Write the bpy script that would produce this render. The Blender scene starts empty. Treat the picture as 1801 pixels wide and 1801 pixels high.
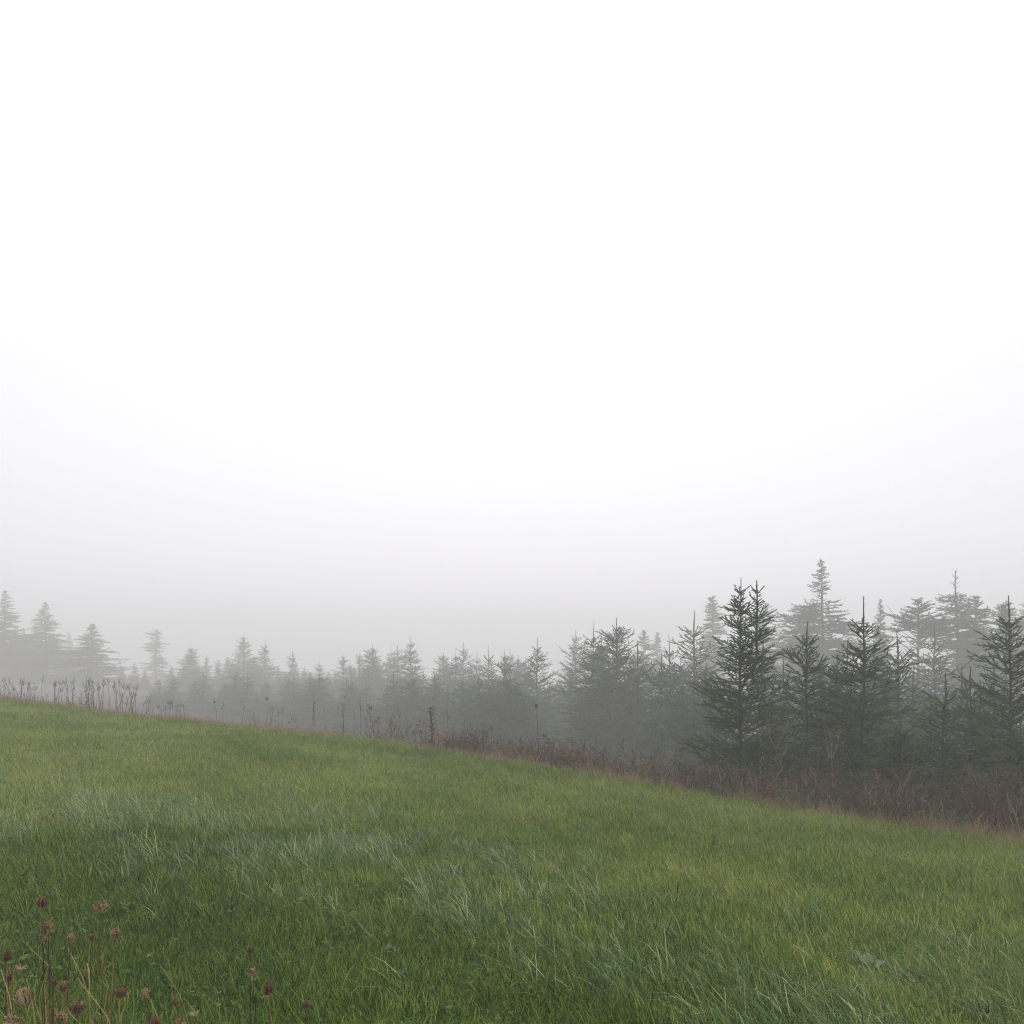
import bpy, math
import numpy as np
from mathutils import Vector

RNG = np.random.default_rng(7)
sc = bpy.context.scene
col = sc.collection
R = math.radians

# ------------------------------------------------------------------ camera
F = 1413.0            # focal length in photo pixels (photo 1801 wide)
HOR = 1170.0          # eye-level row in the photo
cam_d = bpy.data.cameras.new('camera')
cam = bpy.data.objects.new('camera', cam_d); col.objects.link(cam)
cam.location = (0, 0, 0); cam.rotation_euler = (R(90), 0, 0)
cam_d.sensor_width = 36; cam_d.lens = 36 * F / 1801
cam_d.shift_y = (HOR - 900.5) / 1801
cam_d.clip_start = 0.05; cam_d.clip_end = 2000
sc.camera = cam

# ------------------------------------------------------------------ sky + sun
SUN_EL, SUN_AZ = R(42), R(0)        # veiled sun ahead of the camera, high
w = bpy.data.worlds.new('World'); sc.world = w; w.use_nodes = True
nt = w.node_tree; nt.nodes.clear()
N = nt.nodes.new; Lk = nt.links.new
out = N('ShaderNodeOutputWorld'); bg = N('ShaderNodeBackground'); Lk(bg.outputs[0], out.inputs[0])
tc = N('ShaderNodeTexCoord'); sep = N('ShaderNodeSeparateXYZ'); Lk(tc.outputs['Generated'], sep.inputs[0])
def mth(op, a, b=None, clamp=False):
    m = N('ShaderNodeMath'); m.operation = op; m.use_clamp = clamp
    for i, v in enumerate((a, b)):
        if v is None: continue
        if isinstance(v, (int, float)): m.inputs[i].default_value = v
        else: Lk(v, m.inputs[i])
    return m.outputs[0]
zc = mth('MAXIMUM', sep.outputs[2], 0.0)
# overcast seen through fog: luminance by sine of elevation, brightening towards the zenith
rp = N('ShaderNodeFloatCurve'); cv = rp.mapping.curves[0]
PT = [(0.0, 0.425), (0.085, 0.525), (0.19, 0.545), (0.37, 0.55), (0.64, 0.68), (1.0, 1.0)]      # x 2
cv.points[0].location = PT[0]; cv.points[1].location = PT[-1]
for q in PT[1:-1]: cv.points.new(*q)
rp.mapping.update(); Lk(zc, rp.inputs['Value'])
cie = mth('MULTIPLY', rp.outputs[0], 2.0)
dot = N('ShaderNodeVectorMath'); dot.operation = 'DOT_PRODUCT'
Lk(tc.outputs['Generated'], dot.inputs[0])
dot.inputs[1].default_value = (math.sin(SUN_AZ) * math.cos(SUN_EL), math.cos(SUN_AZ) * math.cos(SUN_EL), math.sin(SUN_EL))
lum = mth('MULTIPLY', cie, mth('MAXIMUM', mth('ADD', mth('MULTIPLY', dot.outputs['Value'], 0.60), 0.555), 0.85))
tint = N('ShaderNodeMix'); tint.data_type = 'RGBA'
Lk(mth('MULTIPLY', zc, 2.2, True), tint.inputs[0])
tint.inputs[6].default_value = (1.0, 0.978, 1.085, 1); tint.inputs[7].default_value = (1.0, 1.0, 1.0, 1)
cl = N('ShaderNodeVectorMath'); cl.operation = 'SCALE'; Lk(tint.outputs[2], cl.inputs[0]); Lk(lum, cl.inputs[3])
sky = N('ShaderNodeTexSky'); sky.sky_type = 'NISHITA'; sky.sun_disc = False
sky.sun_elevation = SUN_EL; sky.sun_rotation = SUN_AZ; sky.air_density = 1.0; sky.dust_density = 4.0
sks = N('ShaderNodeVectorMath'); sks.operation = 'SCALE'; Lk(sky.outputs[0], sks.inputs[0]); sks.inputs[3].default_value = 0.10
mixs = N('ShaderNodeMix'); mixs.data_type = 'RGBA'; mixs.inputs[0].default_value = 0.06
Lk(cl.outputs[0], mixs.inputs[6]); Lk(sks.outputs[0], mixs.inputs[7])
Lk(mixs.outputs[2], bg.inputs[0]); bg.inputs[1].default_value = 1.0

sun_d = bpy.data.lights.new('sun', 'SUN'); sun_d.energy = 0.6; sun_d.angle = R(50); sun_d.color = (1, 0.97, 0.93)
sun = bpy.data.objects.new('sun', sun_d); col.objects.link(sun)
sun.rotation_euler = (R(90) - SUN_EL, 0, math.pi - SUN_AZ); sun.rotation_euler = Vector((-math.sin(SUN_AZ)*math.cos(SUN_EL), -math.cos(SUN_AZ)*math.cos(SUN_EL), -math.sin(SUN_EL))).to_track_quat('-Z', 'Y').to_euler()

sc.view_settings.view_transform = 'Standard'; sc.view_settings.look = 'None'
sc.view_settings.exposure = 0.0; sc.view_settings.gamma = 1.0
sc.cycles.use_denoising = True; sc.cycles.denoising_prefilter = 'NONE'
sc.cycles.filter_width = 1.1; sc.cycles.max_bounces = 6; sc.cycles.diffuse_bounces = 3; sc.cycles.glossy_bounces = 2
sc.cycles.transmission_bounces = 3; sc.cycles.volume_bounces = 4; sc.cycles.transparent_max_bounces = 8
FOG = 0.0070

# ------------------------------------------------------------------ terrain function
EX = np.array([-90, -60, -30, -13.9, -9.06, -3.4, 1.44, 4.4, 6.6, 12, 30, 60, 90.])
EY = np.array([44, 36.5, 27.0, 20.6, 19.0, 17.3, 14.4, 11.4, 9.9, 7.3, -1, -14, -26.])
_xs = np.linspace(-90, 90, 721)
_ys = np.interp(_xs, EX, EY) + 0.22 * np.sin(1.9 * _xs + 0.6) * np.sin(0.7 * _xs) + 0.12 * np.sin(4.3 * _xs)
_k = np.exp(-np.linspace(-2.2, 2.2, 17) ** 2); _k /= _k.sum()
_ys = np.convolve(np.pad(_ys, 8, mode='edge'), _k, mode='valid')
def edge_s(x, y):
    """signed distance past the mown edge (positive = beyond it)"""
    return (y - np.interp(x, _xs, _ys)) * 0.87
def soft(v, a, b):
    v = np.asarray(v, float); s = np.sign(v); m = np.abs(v)
    return np.where(m < a, v, s * (a + b * np.tanh(np.maximum(m - a, 0) / b)))
def ground(x, y):
    x = np.asarray(x, float); y = np.asarray(y, float)
    z = -1.69 - 0.0737 * soft(x, 20, 15) - 0.0128 * soft(y, 40, 25)
    s = edge_s(x, y)
    sp = np.maximum(s + 0.6, 0)
    z = z - 1.4 * (1 - np.exp(-(sp / 3.6) ** 2)) - 2.6 * (1 - np.exp(-(sp / 22) ** 2))
    z = z + 0.020 * np.sin(1.7 * x + 0.6 * y) * np.sin(1.3 * y - 0.5 * x + 1) + 0.012 * np.sin(4.1 * x - 1.2 * y + 2) * np.sin(3.7 * y + 0.9 * x)
    z = z + 0.05 * np.sin(0.45 * x + 1.0) * np.sin(0.38 * y + 0.7 * np.sin(0.2 * x))
    return z
def gz(x, y): return float(ground(x, y))
def at(px, py, d):
    """photo pixel at depth d -> world point"""
    return np.array([(px - 900.5) / F * d, d, (HOR - py) / F * d])
def on_ground(px, py):
    """photo pixel -> point on the field"""
    lo, hi = 1.0, 80.0
    for d in np.linspace(1.5, 60, 800):
        p = at(px, py, d)
        if p[2] < gz(p[0], p[1]): return np.array([p[0], p[1], gz(p[0], p[1])])
    return at(px, py, 20)

# ------------------------------------------------------------------ materials
def material(name, build):
    m = bpy.data.materials.new(name); m.use_nodes = True
    t = m.node_tree; t.nodes.clear(); build(t); return m
def ramp(t, stops):
    r = t.nodes.new('ShaderNodeValToRGB'); e = r.color_ramp.elements
    while len(e) < len(stops): e.new(0.5)
    for q, (p, c) in zip(e, stops): q.position = p; q.color = (*c, 1)
    return r
def leaf_material(name, stops, rough=0.5, spec=0.4, trans=0.25, inst=False, objrand=0.0, noise=0.0):
    def build(t):
        n, l = t.nodes.new, t.links.new
        o = n('ShaderNodeOutputMaterial')
        a = n('ShaderNodeAttribute'); a.attribute_name = 'tint'
        val = a.outputs['Fac']
        def add(x, y, k):
            m = n('ShaderNodeMath'); m.operation = 'MULTIPLY_ADD'; l(y, m.inputs[0]); m.inputs[1].default_value = k; l(x, m.inputs[2]); return m.outputs[0]
        if inst:
            b = n('ShaderNodeAttribute'); b.attribute_type = 'INSTANCER'; b.attribute_name = 'itint'
            val = add(val, b.outputs['Fac'], 1.0)
        if objrand:
            b = n('ShaderNodeObjectInfo'); val = add(val, b.outputs['Random'], objrand)
        if noise:
            g = n('ShaderNodeNewGeometry'); tn = n('ShaderNodeTexNoise'); tn.inputs['Scale'].default_value = 0.6; tn.inputs['Detail'].default_value = 3
            l(g.outputs['Position'], tn.inputs['Vector'])
            s = n('ShaderNodeMath'); s.operation = 'SUBTRACT'; l(tn.outputs[0], s.inputs[0]); s.inputs[1].default_value = 0.5
            val = add(val, s.outputs[0], noise)
        r = ramp(t, stops); l(val, r.inputs[0])
        p = n('ShaderNodeBsdfPrincipled'); l(r.outputs[0], p.inputs['Base Color'])
        p.inputs['Roughness'].default_value = rough; p.inputs['Specular IOR Level'].default_value = spec
        if trans > 0:
            tr = n('ShaderNodeBsdfTranslucent'); l(r.outputs[0], tr.inputs[0])
            mx = n('ShaderNodeMixShader'); mx.inputs[0].default_value = trans
            l(p.outputs[0], mx.inputs[1]); l(tr.outputs[0], mx.inputs[2]); l(mx.outputs[0], o.inputs[0])
        else: l(p.outputs[0], o.inputs[0])
    return material(name, build)

M = {}
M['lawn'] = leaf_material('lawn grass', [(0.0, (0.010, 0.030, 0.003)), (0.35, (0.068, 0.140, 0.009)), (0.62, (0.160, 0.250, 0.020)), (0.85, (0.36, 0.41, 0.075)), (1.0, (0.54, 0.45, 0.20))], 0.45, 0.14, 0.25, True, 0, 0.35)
M['coarse'] = leaf_material('coarse grass', [(0.0, (0.009, 0.032, 0.006)), (0.35, (0.042, 0.110, 0.018)), (0.62, (0.135, 0.235, 0.065)), (0.85, (0.33, 0.42, 0.19)), (1.0, (0.52, 0.44, 0.21))], 0.38, 0.30, 0.2, True, 0, 0.25)
M['straw'] = leaf_material('dry grass', [(0.0, (0.12, 0.075, 0.040)), (0.5, (0.30, 0.205, 0.115)), (0.8, (0.46, 0.35, 0.21)), (1.0, (0.20, 0.22, 0.07))], 0.6, 0.3, 0.25, True)
M['clover'] = leaf_material('clover leaf', [(0.0, (0.028, 0.070, 0.010)), (0.5, (0.055, 0.125, 0.016)), (0.85, (0.10, 0.17, 0.03)), (1.0, (0.18, 0.20, 0.03))], 0.6, 0.15, 0.25, True)
M['broad'] = leaf_material('broad leaf', [(0.0, (0.04, 0.08, 0.025)), (1.0, (0.13, 0.18, 0.09))], 0.45, 0.5, 0.2)
M['needle'] = leaf_material('spruce needles', [(0.0, (0.016, 0.030, 0.010)), (0.45, (0.048, 0.080, 0.028)), (0.8, (0.10, 0.150, 0.055)), (1.0, (0.155, 0.205, 0.08))], 0.55, 0.3, 0.12, False, 0.15)
M['needle_yellow'] = leaf_material('yellow green needles', [(0.0, (0.020, 0.030, 0.010)), (0.5, (0.055, 0.075, 0.020)), (1.0, (0.11, 0.12, 0.035))], 0.55, 0.3, 0.12)
M['bramble'] = leaf_material('bramble twigs', [(0.0, (0.028, 0.016, 0.011)), (0.45, (0.090, 0.048, 0.032)), (0.7, (0.21, 0.125, 0.080)), (1.0, (0.42, 0.30, 0.19))], 0.6, 0.3, 0, True)
M['red_twig'] = leaf_material('red twigs', [(0.0, (0.06, 0.022, 0.015)), (0.6, (0.17, 0.062, 0.040)), (1.0, (0.34, 0.19, 0.11))], 0.55, 0.35, 0)
M['dead_leaf'] = leaf_material('withered leaves', [(0.0, (0.04, 0.022, 0.015)), (0.5, (0.095, 0.050, 0.034)), (0.8, (0.17, 0.095, 0.06)), (1.0, (0.13, 0.12, 0.05))], 0.6, 0.3, 0.2, True)
M['weed'] = leaf_material('dead weed', [(0.0, (0.020, 0.015, 0.012)), (0.6, (0.055, 0.040, 0.032)), (1.0, (0.13, 0.10, 0.07))], 0.65, 0.25, 0, False, 0.2)
M['pale_bark'] = leaf_material('pale bark', [(0.0, (0.14, 0.11, 0.09)), (0.5, (0.26, 0.22, 0.18)), (1.0, (0.38, 0.34, 0.29))], 0.6, 0.3, 0)
M['carrot_stem'] = leaf_material('carrot stem', [(0.0, (0.025, 0.014, 0.010)), (0.35, (0.16, 0.065, 0.028)), (0.7, (0.34, 0.19, 0.08)), (1.0, (0.52, 0.41, 0.20))], 0.5, 0.4, 0)
M['carrot_head'] = leaf_material('carrot seed head', [(0.0, (0.045, 0.020, 0.012)), (0.4, (0.17, 0.080, 0.042)), (0.75, (0.34, 0.20, 0.115)), (1.0, (0.55, 0.41, 0.26))], 0.65, 0.25, 0.1)
def bark(t):
    n, l = t.nodes.new, t.links.new
    o = n('ShaderNodeOutputMaterial'); p = n('ShaderNodeBsdfPrincipled'); l(p.outputs[0], o.inputs[0])
    x = n('ShaderNodeTexNoise'); x.inputs['Scale'].default_value = 25; x.inputs['Detail'].default_value = 5
    c = n('ShaderNodeTexCoord'); l(c.outputs['Object'], x.inputs['Vector'])
    r = ramp(t, [(0.3, (0.035, 0.027, 0.021)), (0.7, (0.11, 0.09, 0.075))]); l(x.outputs[0], r.inputs[0]); l(r.outputs[0], p.inputs['Base Color'])
    b = n('ShaderNodeBump'); b.inputs['Strength'].default_value = 0.6; b.inputs['Distance'].default_value = 0.01; l(x.outputs[0], b.inputs['Height']); l(b.outputs[0], p.inputs['Normal'])
    p.inputs['Roughness'].default_value = 0.85
M['bark'] = material('spruce bark', bark)
def soil(t):
    n, l = t.nodes.new, t.links.new
    o = n('ShaderNodeOutputMaterial'); p = n('ShaderNodeBsdfPrincipled'); l(p.outputs[0], o.inputs[0]); p.inputs['Roughness'].default_value = 0.95; p.inputs['Specular IOR Level'].default_value = 0.05
    g = n('ShaderNodeNewGeometry')
    x = n('ShaderNodeTexNoise'); x.inputs['Scale'].default_value = 9; x.inputs['Detail'].default_value = 8; l(g.outputs['Position'], x.inputs['Vector'])
    r1 = ramp(t, [(0.3, (0.014, 0.022, 0.006)), (0.5, (0.030, 0.046, 0.012)), (0.7, (0.055, 0.060, 0.022))]); l(x.outputs[0], r1.inputs[0])
    r2 = ramp(t, [(0.3, (0.022, 0.015, 0.011)), (0.55, (0.050, 0.034, 0.024)), (0.75, (0.095, 0.065, 0.045))]); l(x.outputs[0], r2.inputs[0])
    a = n('ShaderNodeAttribute'); a.attribute_name = 'wild'
    m = n('ShaderNodeMix'); m.data_type = 'RGBA'; l(a.outputs['Fac'], m.inputs[0]); l(r1.outputs[0], m.inputs[6]); l(r2.outputs[0], m.inputs[7])
    l(m.outputs[2], p.inputs['Base Color'])
    b = n('ShaderNodeBump'); b.inputs['Strength'].default_value = 0.8; b.inputs['Distance'].default_value = 0.03; l(x.outputs[0], b.inputs['Height']); l(b.outputs[0], p.inputs['Normal'])
M['soil'] = material('meadow soil', soil)

# ------------------------------------------------------------------ mesh helpers
class Geo:
    """collects triangles/quads with a per-vertex tint, becomes ONE mesh"""
    def __init__(s): s.v = []; s.t = []; s.f = []; s.n = 0
    def add(s, verts, faces, tint):
        verts = np.asarray(verts, float).reshape(-1, 3)
        s.v.append(verts); s.t.append(np.broadcast_to(np.asarray(tint, float), (len(verts),)))
        for f in (faces if isinstance(faces, list) else [faces]):
            if len(f): s.f.append(np.asarray(f, np.int64) + s.n)
        s.n += len(verts)
    def mesh(s, name, mats, smooth=True):
        me = bpy.data.meshes.new(name)
        if not s.v: return me
        V = np.concatenate(s.v); T = np.concatenate(s.t)
        loops = np.concatenate([f.ravel() for f in s.f]); sizes = np.concatenate([np.full(len(f), f.shape[1]) for f in s.f])
        me.vertices.add(len(V)); me.vertices.foreach_set('co', V.ravel().astype(np.float32))
        me.loops.add(len(loops)); me.loops.foreach_set('vertex_index', loops.astype(np.int32))
        st = np.concatenate([[0], np.cumsum(sizes)[:-1]])
        me.polygons.add(len(sizes)); me.polygons.foreach_set('loop_start', st.astype(np.int32))
        me.polygons.foreach_set('loop_total', sizes.astype(np.int32)) if False else None
        me.polygons.foreach_set('use_smooth', np.full(len(sizes), smooth))
        a = me.attributes.new('tint', 'FLOAT', 'POINT'); a.data.foreach_set('value', T.astype(np.float32))
        me.materials.append(mats); me.update(calc_edges=True); me.validate()
        return me
def unit(a): return a / (np.linalg.norm(a, axis=-1, keepdims=True) + 1e-9)
def tubes(geo, P, Rr, sides=4, tint=0.5, close=True):
    """P (N,K,3) polylines, Rr (N,K) radii"""
    P = np.asarray(P, float); Rr = np.asarray(Rr, float)
    if P.ndim == 2: P = P[None]; Rr = Rr[None]
    n, k, _ = P.shape
    T = unit(np.gradient(P, axis=1))
    ref = np.where(np.abs(T[..., 2:3]) > 0.8, np.array([1., 0.13, 0]), np.array([0.1, 0.05, 1.]))
    ref = np.broadcast_to(ref[:, :1], T.shape)
    A = unit(np.cross(T, ref)); B = np.cross(T, A)
    ang = np.arange(sides) * 2 * math.pi / sides
    V = P[:, :, None] + Rr[:, :, None, None] * (A[:, :, None] * np.cos(ang)[:, None] + B[:, :, None] * np.sin(ang)[:, None])
    i = np.arange(n)[:, None, None] * k * sides; j = np.arange(k - 1)[None, :, None] * sides
    a = np.arange(sides)[None, None]; b = (a + 1) % sides
    Q = np.stack([i + j + a, i + j + b, i + j + sides + b, i + j + sides + a], -1).reshape(-1, 4)
    tt = np.asarray(tint, float)
    if tt.ndim == 1 and len(tt) == n: tt = np.repeat(tt, k * sides)
    geo.add(V.reshape(-1, 3), Q, tt)
def needles(geo, P0, P1, tint, per_m, length, width, spread, rng):
    L = np.linalg.norm(P1 - P0, axis=1)
    cnt = rng.poisson(L * per_m); idx = np.repeat(np.arange(len(L)), cnt); m = len(idx)
    if m == 0: return
    u = rng.random((m, 1)); p = P0[idx] * (1 - u) + P1[idx] * u
    d = unit(P1 - P0)[idx]
    q = unit(np.cross(d, rng.normal(size=(m, 3))))
    a = spread * (0.7 + 0.5 * rng.random((m, 1)))
    nd = d * np.cos(a) + q * np.sin(a) + np.array([0, 0, 0.12])
    ln = length * (0.7 + 0.5 * rng.random((m, 1)))
    s = unit(np.cross(nd, rng.normal(size=(m, 3)))) * width * 0.5
    V = np.stack([p - s, p + s, p + nd * ln], 1).reshape(-1, 3)
    Fc = np.arange(m * 3).reshape(-1, 3)
    geo.add(V, Fc, np.repeat(np.clip(tint[idx] + rng.normal(0, 0.13, m), 0, 1), 3))

def obj(name, me, parent=None):
    o = bpy.data.objects.new(name, me); col.objects.link(o)
    if parent is not None: o.parent = parent
    return o
def thing(name, label, cat, loc, group=None):
    e = bpy.data.objects.new(name, None); col.objects.link(e); e.empty_display_size = 0.1
    e.location = loc; e['label'] = label; e['category'] = cat
    if group: e['group'] = group
    return e

# ------------------------------------------------------------------ ground
def build_ground():
    near_x = np.concatenate([np.linspace(-260, -32, 30, endpoint=False), np.linspace(-32, 26, 233), np.linspace(28, 260, 30)])
    near_y = np.concatenate([np.linspace(-260, -6, 30, endpoint=False), np.linspace(-6, 50, 225), np.linspace(53, 260, 34)])
    X, Y = np.meshgrid(near_x, near_y); Z = ground(X, Y)
    nx, ny = len(near_x), len(near_y)
    i = np.arange(nx * ny).reshape(ny, nx)
    Q = np.stack([i[:-1, :-1], i[:-1, 1:], i[1:, 1:], i[1:, :-1]], -1).reshape(-1, 4)
    g = Geo(); g.add(np.stack([X, Y, Z], -1), Q, 0.5)
    me = g.mesh('ground', M['soil'])
    a = me.attributes.new('wild', 'FLOAT', 'POINT')
    a.data.foreach_set('value', np.clip((edge_s(X, Y) + 0.2) / 0.6, 0, 1).ravel().astype(np.float32))
    o = obj('ground', me); o['kind'] = 'structure'; o['label'] = 'sloping meadow ground falling away to the right'
build_ground()

# ------------------------------------------------------------------ scattering of stuff (geometry nodes)
def source(meshes, name):
    c = bpy.data.collections.new(name)
    for m in meshes:
        o = bpy.data.objects.new(name + '_source', m); c.objects.link(o)
    return c
def scatter(name, label, meshes, pts, rot, scale, tint):
    n = len(pts)
    me = bpy.data.meshes.new(name); me.vertices.add(n); me.vertices.foreach_set('co', np.asarray(pts, np.float32).ravel())
    a = me.attributes.new('rot', 'FLOAT_VECTOR', 'POINT'); a.data.foreach_set('vector', np.asarray(rot, np.float32).ravel())
    a = me.attributes.new('siz', 'FLOAT_VECTOR', 'POINT'); a.data.foreach_set('vector', np.asarray(scale, np.float32).ravel())
    a = me.attributes.new('itint', 'FLOAT', 'POINT'); a.data.foreach_set('value', np.asarray(tint, np.float32).ravel())
    a = me.attributes.new('pick', 'INT', 'POINT'); a.data.foreach_set('value', RNG.integers(0, len(meshes), n).astype(np.int32))
    o = obj(name, me); o['kind'] = 'stuff'; o['label'] = label
    g = bpy.data.node_groups.new(name, 'GeometryNodeTree')
    g.interface.new_socket('Geometry', in_out='INPUT', socket_type='NodeSocketGeometry'); g.interface.new_socket('Geometry', in_out='OUTPUT', socket_type='NodeSocketGeometry')
    gi = g.nodes.new('NodeGroupInput'); go = g.nodes.new('NodeGroupOutput')
    ip = g.nodes.new('GeometryNodeInstanceOnPoints'); ci = g.nodes.new('GeometryNodeCollectionInfo')
    ci.inputs['Collection'].default_value = source(meshes, name); ci.inputs['Separate Children'].default_value = True; ci.inputs['Reset Children'].default_value = True
    def attr(nm, ty):
        x = g.nodes.new('GeometryNodeInputNamedAttribute'); x.data_type = ty; x.inputs[0].default_value = nm; return x.outputs[0]
    l = g.links.new
    l(gi.outputs[0], ip.inputs['Points']); l(ci.outputs[0], ip.inputs['Instance']); ip.inputs['Pick Instance'].default_value = True
    l(attr('pick', 'INT'), ip.inputs['Instance Index']); l(attr('rot', 'FLOAT_VECTOR'), ip.inputs['Rotation']); l(attr('siz', 'FLOAT_VECTOR'), ip.inputs['Scale'])
    l(ip.outputs[0], go.inputs[0])
    o.modifiers.new('scatter', 'NODES').node_group = g
    return o

def blades(geo, base, az, length, width, lean, curl, tint, k=4):
    """curved grass blades; lean/curl in radians from vertical"""
    n = len(base)
    seg = (length / (k - 1))[:, None]
    th = lean[:, None] + curl[:, None] * np.linspace(0, 1, k)[None] ** 1.3
    dx = np.sin(th) * seg; dz = np.cos(th) * seg
    cx = np.concatenate([np.zeros((n, 1)), np.cumsum(dx[:, :-1], 1)], 1); cz = np.concatenate([np.zeros((n, 1)), np.cumsum(dz[:, :-1], 1)], 1)
    P = base[:, None] + np.stack([np.cos(az)[:, None] * cx, np.sin(az)[:, None] * cx, cz], -1)
    wd = width[:, None] * 0.5 * np.array([0.75, 1.0, 0.75, 0.0] if k == 4 else np.linspace(1, 0, k))[None]
    tw = az + RNG.normal(0, 0.6, n)
    S = np.stack([-np.sin(tw), np.cos(tw), np.zeros(n)], -1)[:, None] * wd[..., None]
    Lf = P - S; Rt = P + S
    V = np.concatenate([np.stack([Lf[:, :-1], Rt[:, :-1]], 2).reshape(n, -1, 3), P[:, -1:]], 1)
    nv = 2 * (k - 1) + 1
    i = np.arange(n)[:, None] * nv
    Q = np.concatenate([np.stack([i + 2 * j, i + 2 * j + 1, i + 2 * j + 3, i + 2 * j + 2], -1).reshape(-1, 4) for j in range(k - 2)])
    T = np.stack([i + 2 * (k - 2), i + 2 * (k - 2) + 1, i + nv - 1], -1).reshape(-1, 3)
    geo.add(V.reshape(-1, 3), [Q, T], np.repeat(tint, nv))

def patch(n, rad, lmin, lmax, wd, lean, curl, azmean=None, azsd=9, tint=(0.45, 0.16), stray=0.03, mat='lawn'):
    g = Geo(); r = rad * np.sqrt(RNG.random(n)); a = RNG.random(n) * 6.283
    base = np.stack([r * np.cos(a), r * np.sin(a), np.full(n, -0.01)], -1)
    az = RNG.random(n) * 6.283 if azmean is None else RNG.normal(azmean, azsd, n)
    L = lmin + (lmax - lmin) * RNG.beta(1.6, 2.2, n)
    t = np.clip(RNG.normal(tint[0], tint[1], n), 0.02, 0.86)
    s = RNG.random(n) < stray; t[s] = 0.9 + 0.1 * RNG.random(s.sum())
    blades(g, base, az, L, wd * (0.6 + 0.8 * RNG.random(n)), np.abs(RNG.normal(lean, lean * 0.6, n)), np.abs(RNG.normal(curl, curl * 0.6, n)), t)
    return g.mesh('grass_patch', M[mat])

def field_points(density, x0=-24, x1=15, y0=0.6, y1=25, smax=0.0, xwid=0.95):
    h = density ** -0.5; gx, gy = np.meshgrid(np.arange(x0, x1, h), np.arange(y0, y1, h))
    x = gx.ravel() + h * RNG.uniform(-0.2, 1.2, gx.size); y = gy.ravel() + h * RNG.uniform(-0.2, 1.2, gx.size)
    k = (edge_s(x, y) < smax) & (np.abs(x) < xwid * y + 2.5)
    return x[k], y[k]
def nz(x, y, f, ph=0.0):
    return (np.sin(f * x * 1.1 + 1.7 * np.sin(f * 0.7 * y + ph)) + np.sin(f * y * 1.3 + 1.9 * np.sin(f * 0.6 * x + 2 + ph)) + np.sin(f * 2.3 * (x + 0.6 * y) + ph)) / 3
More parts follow.
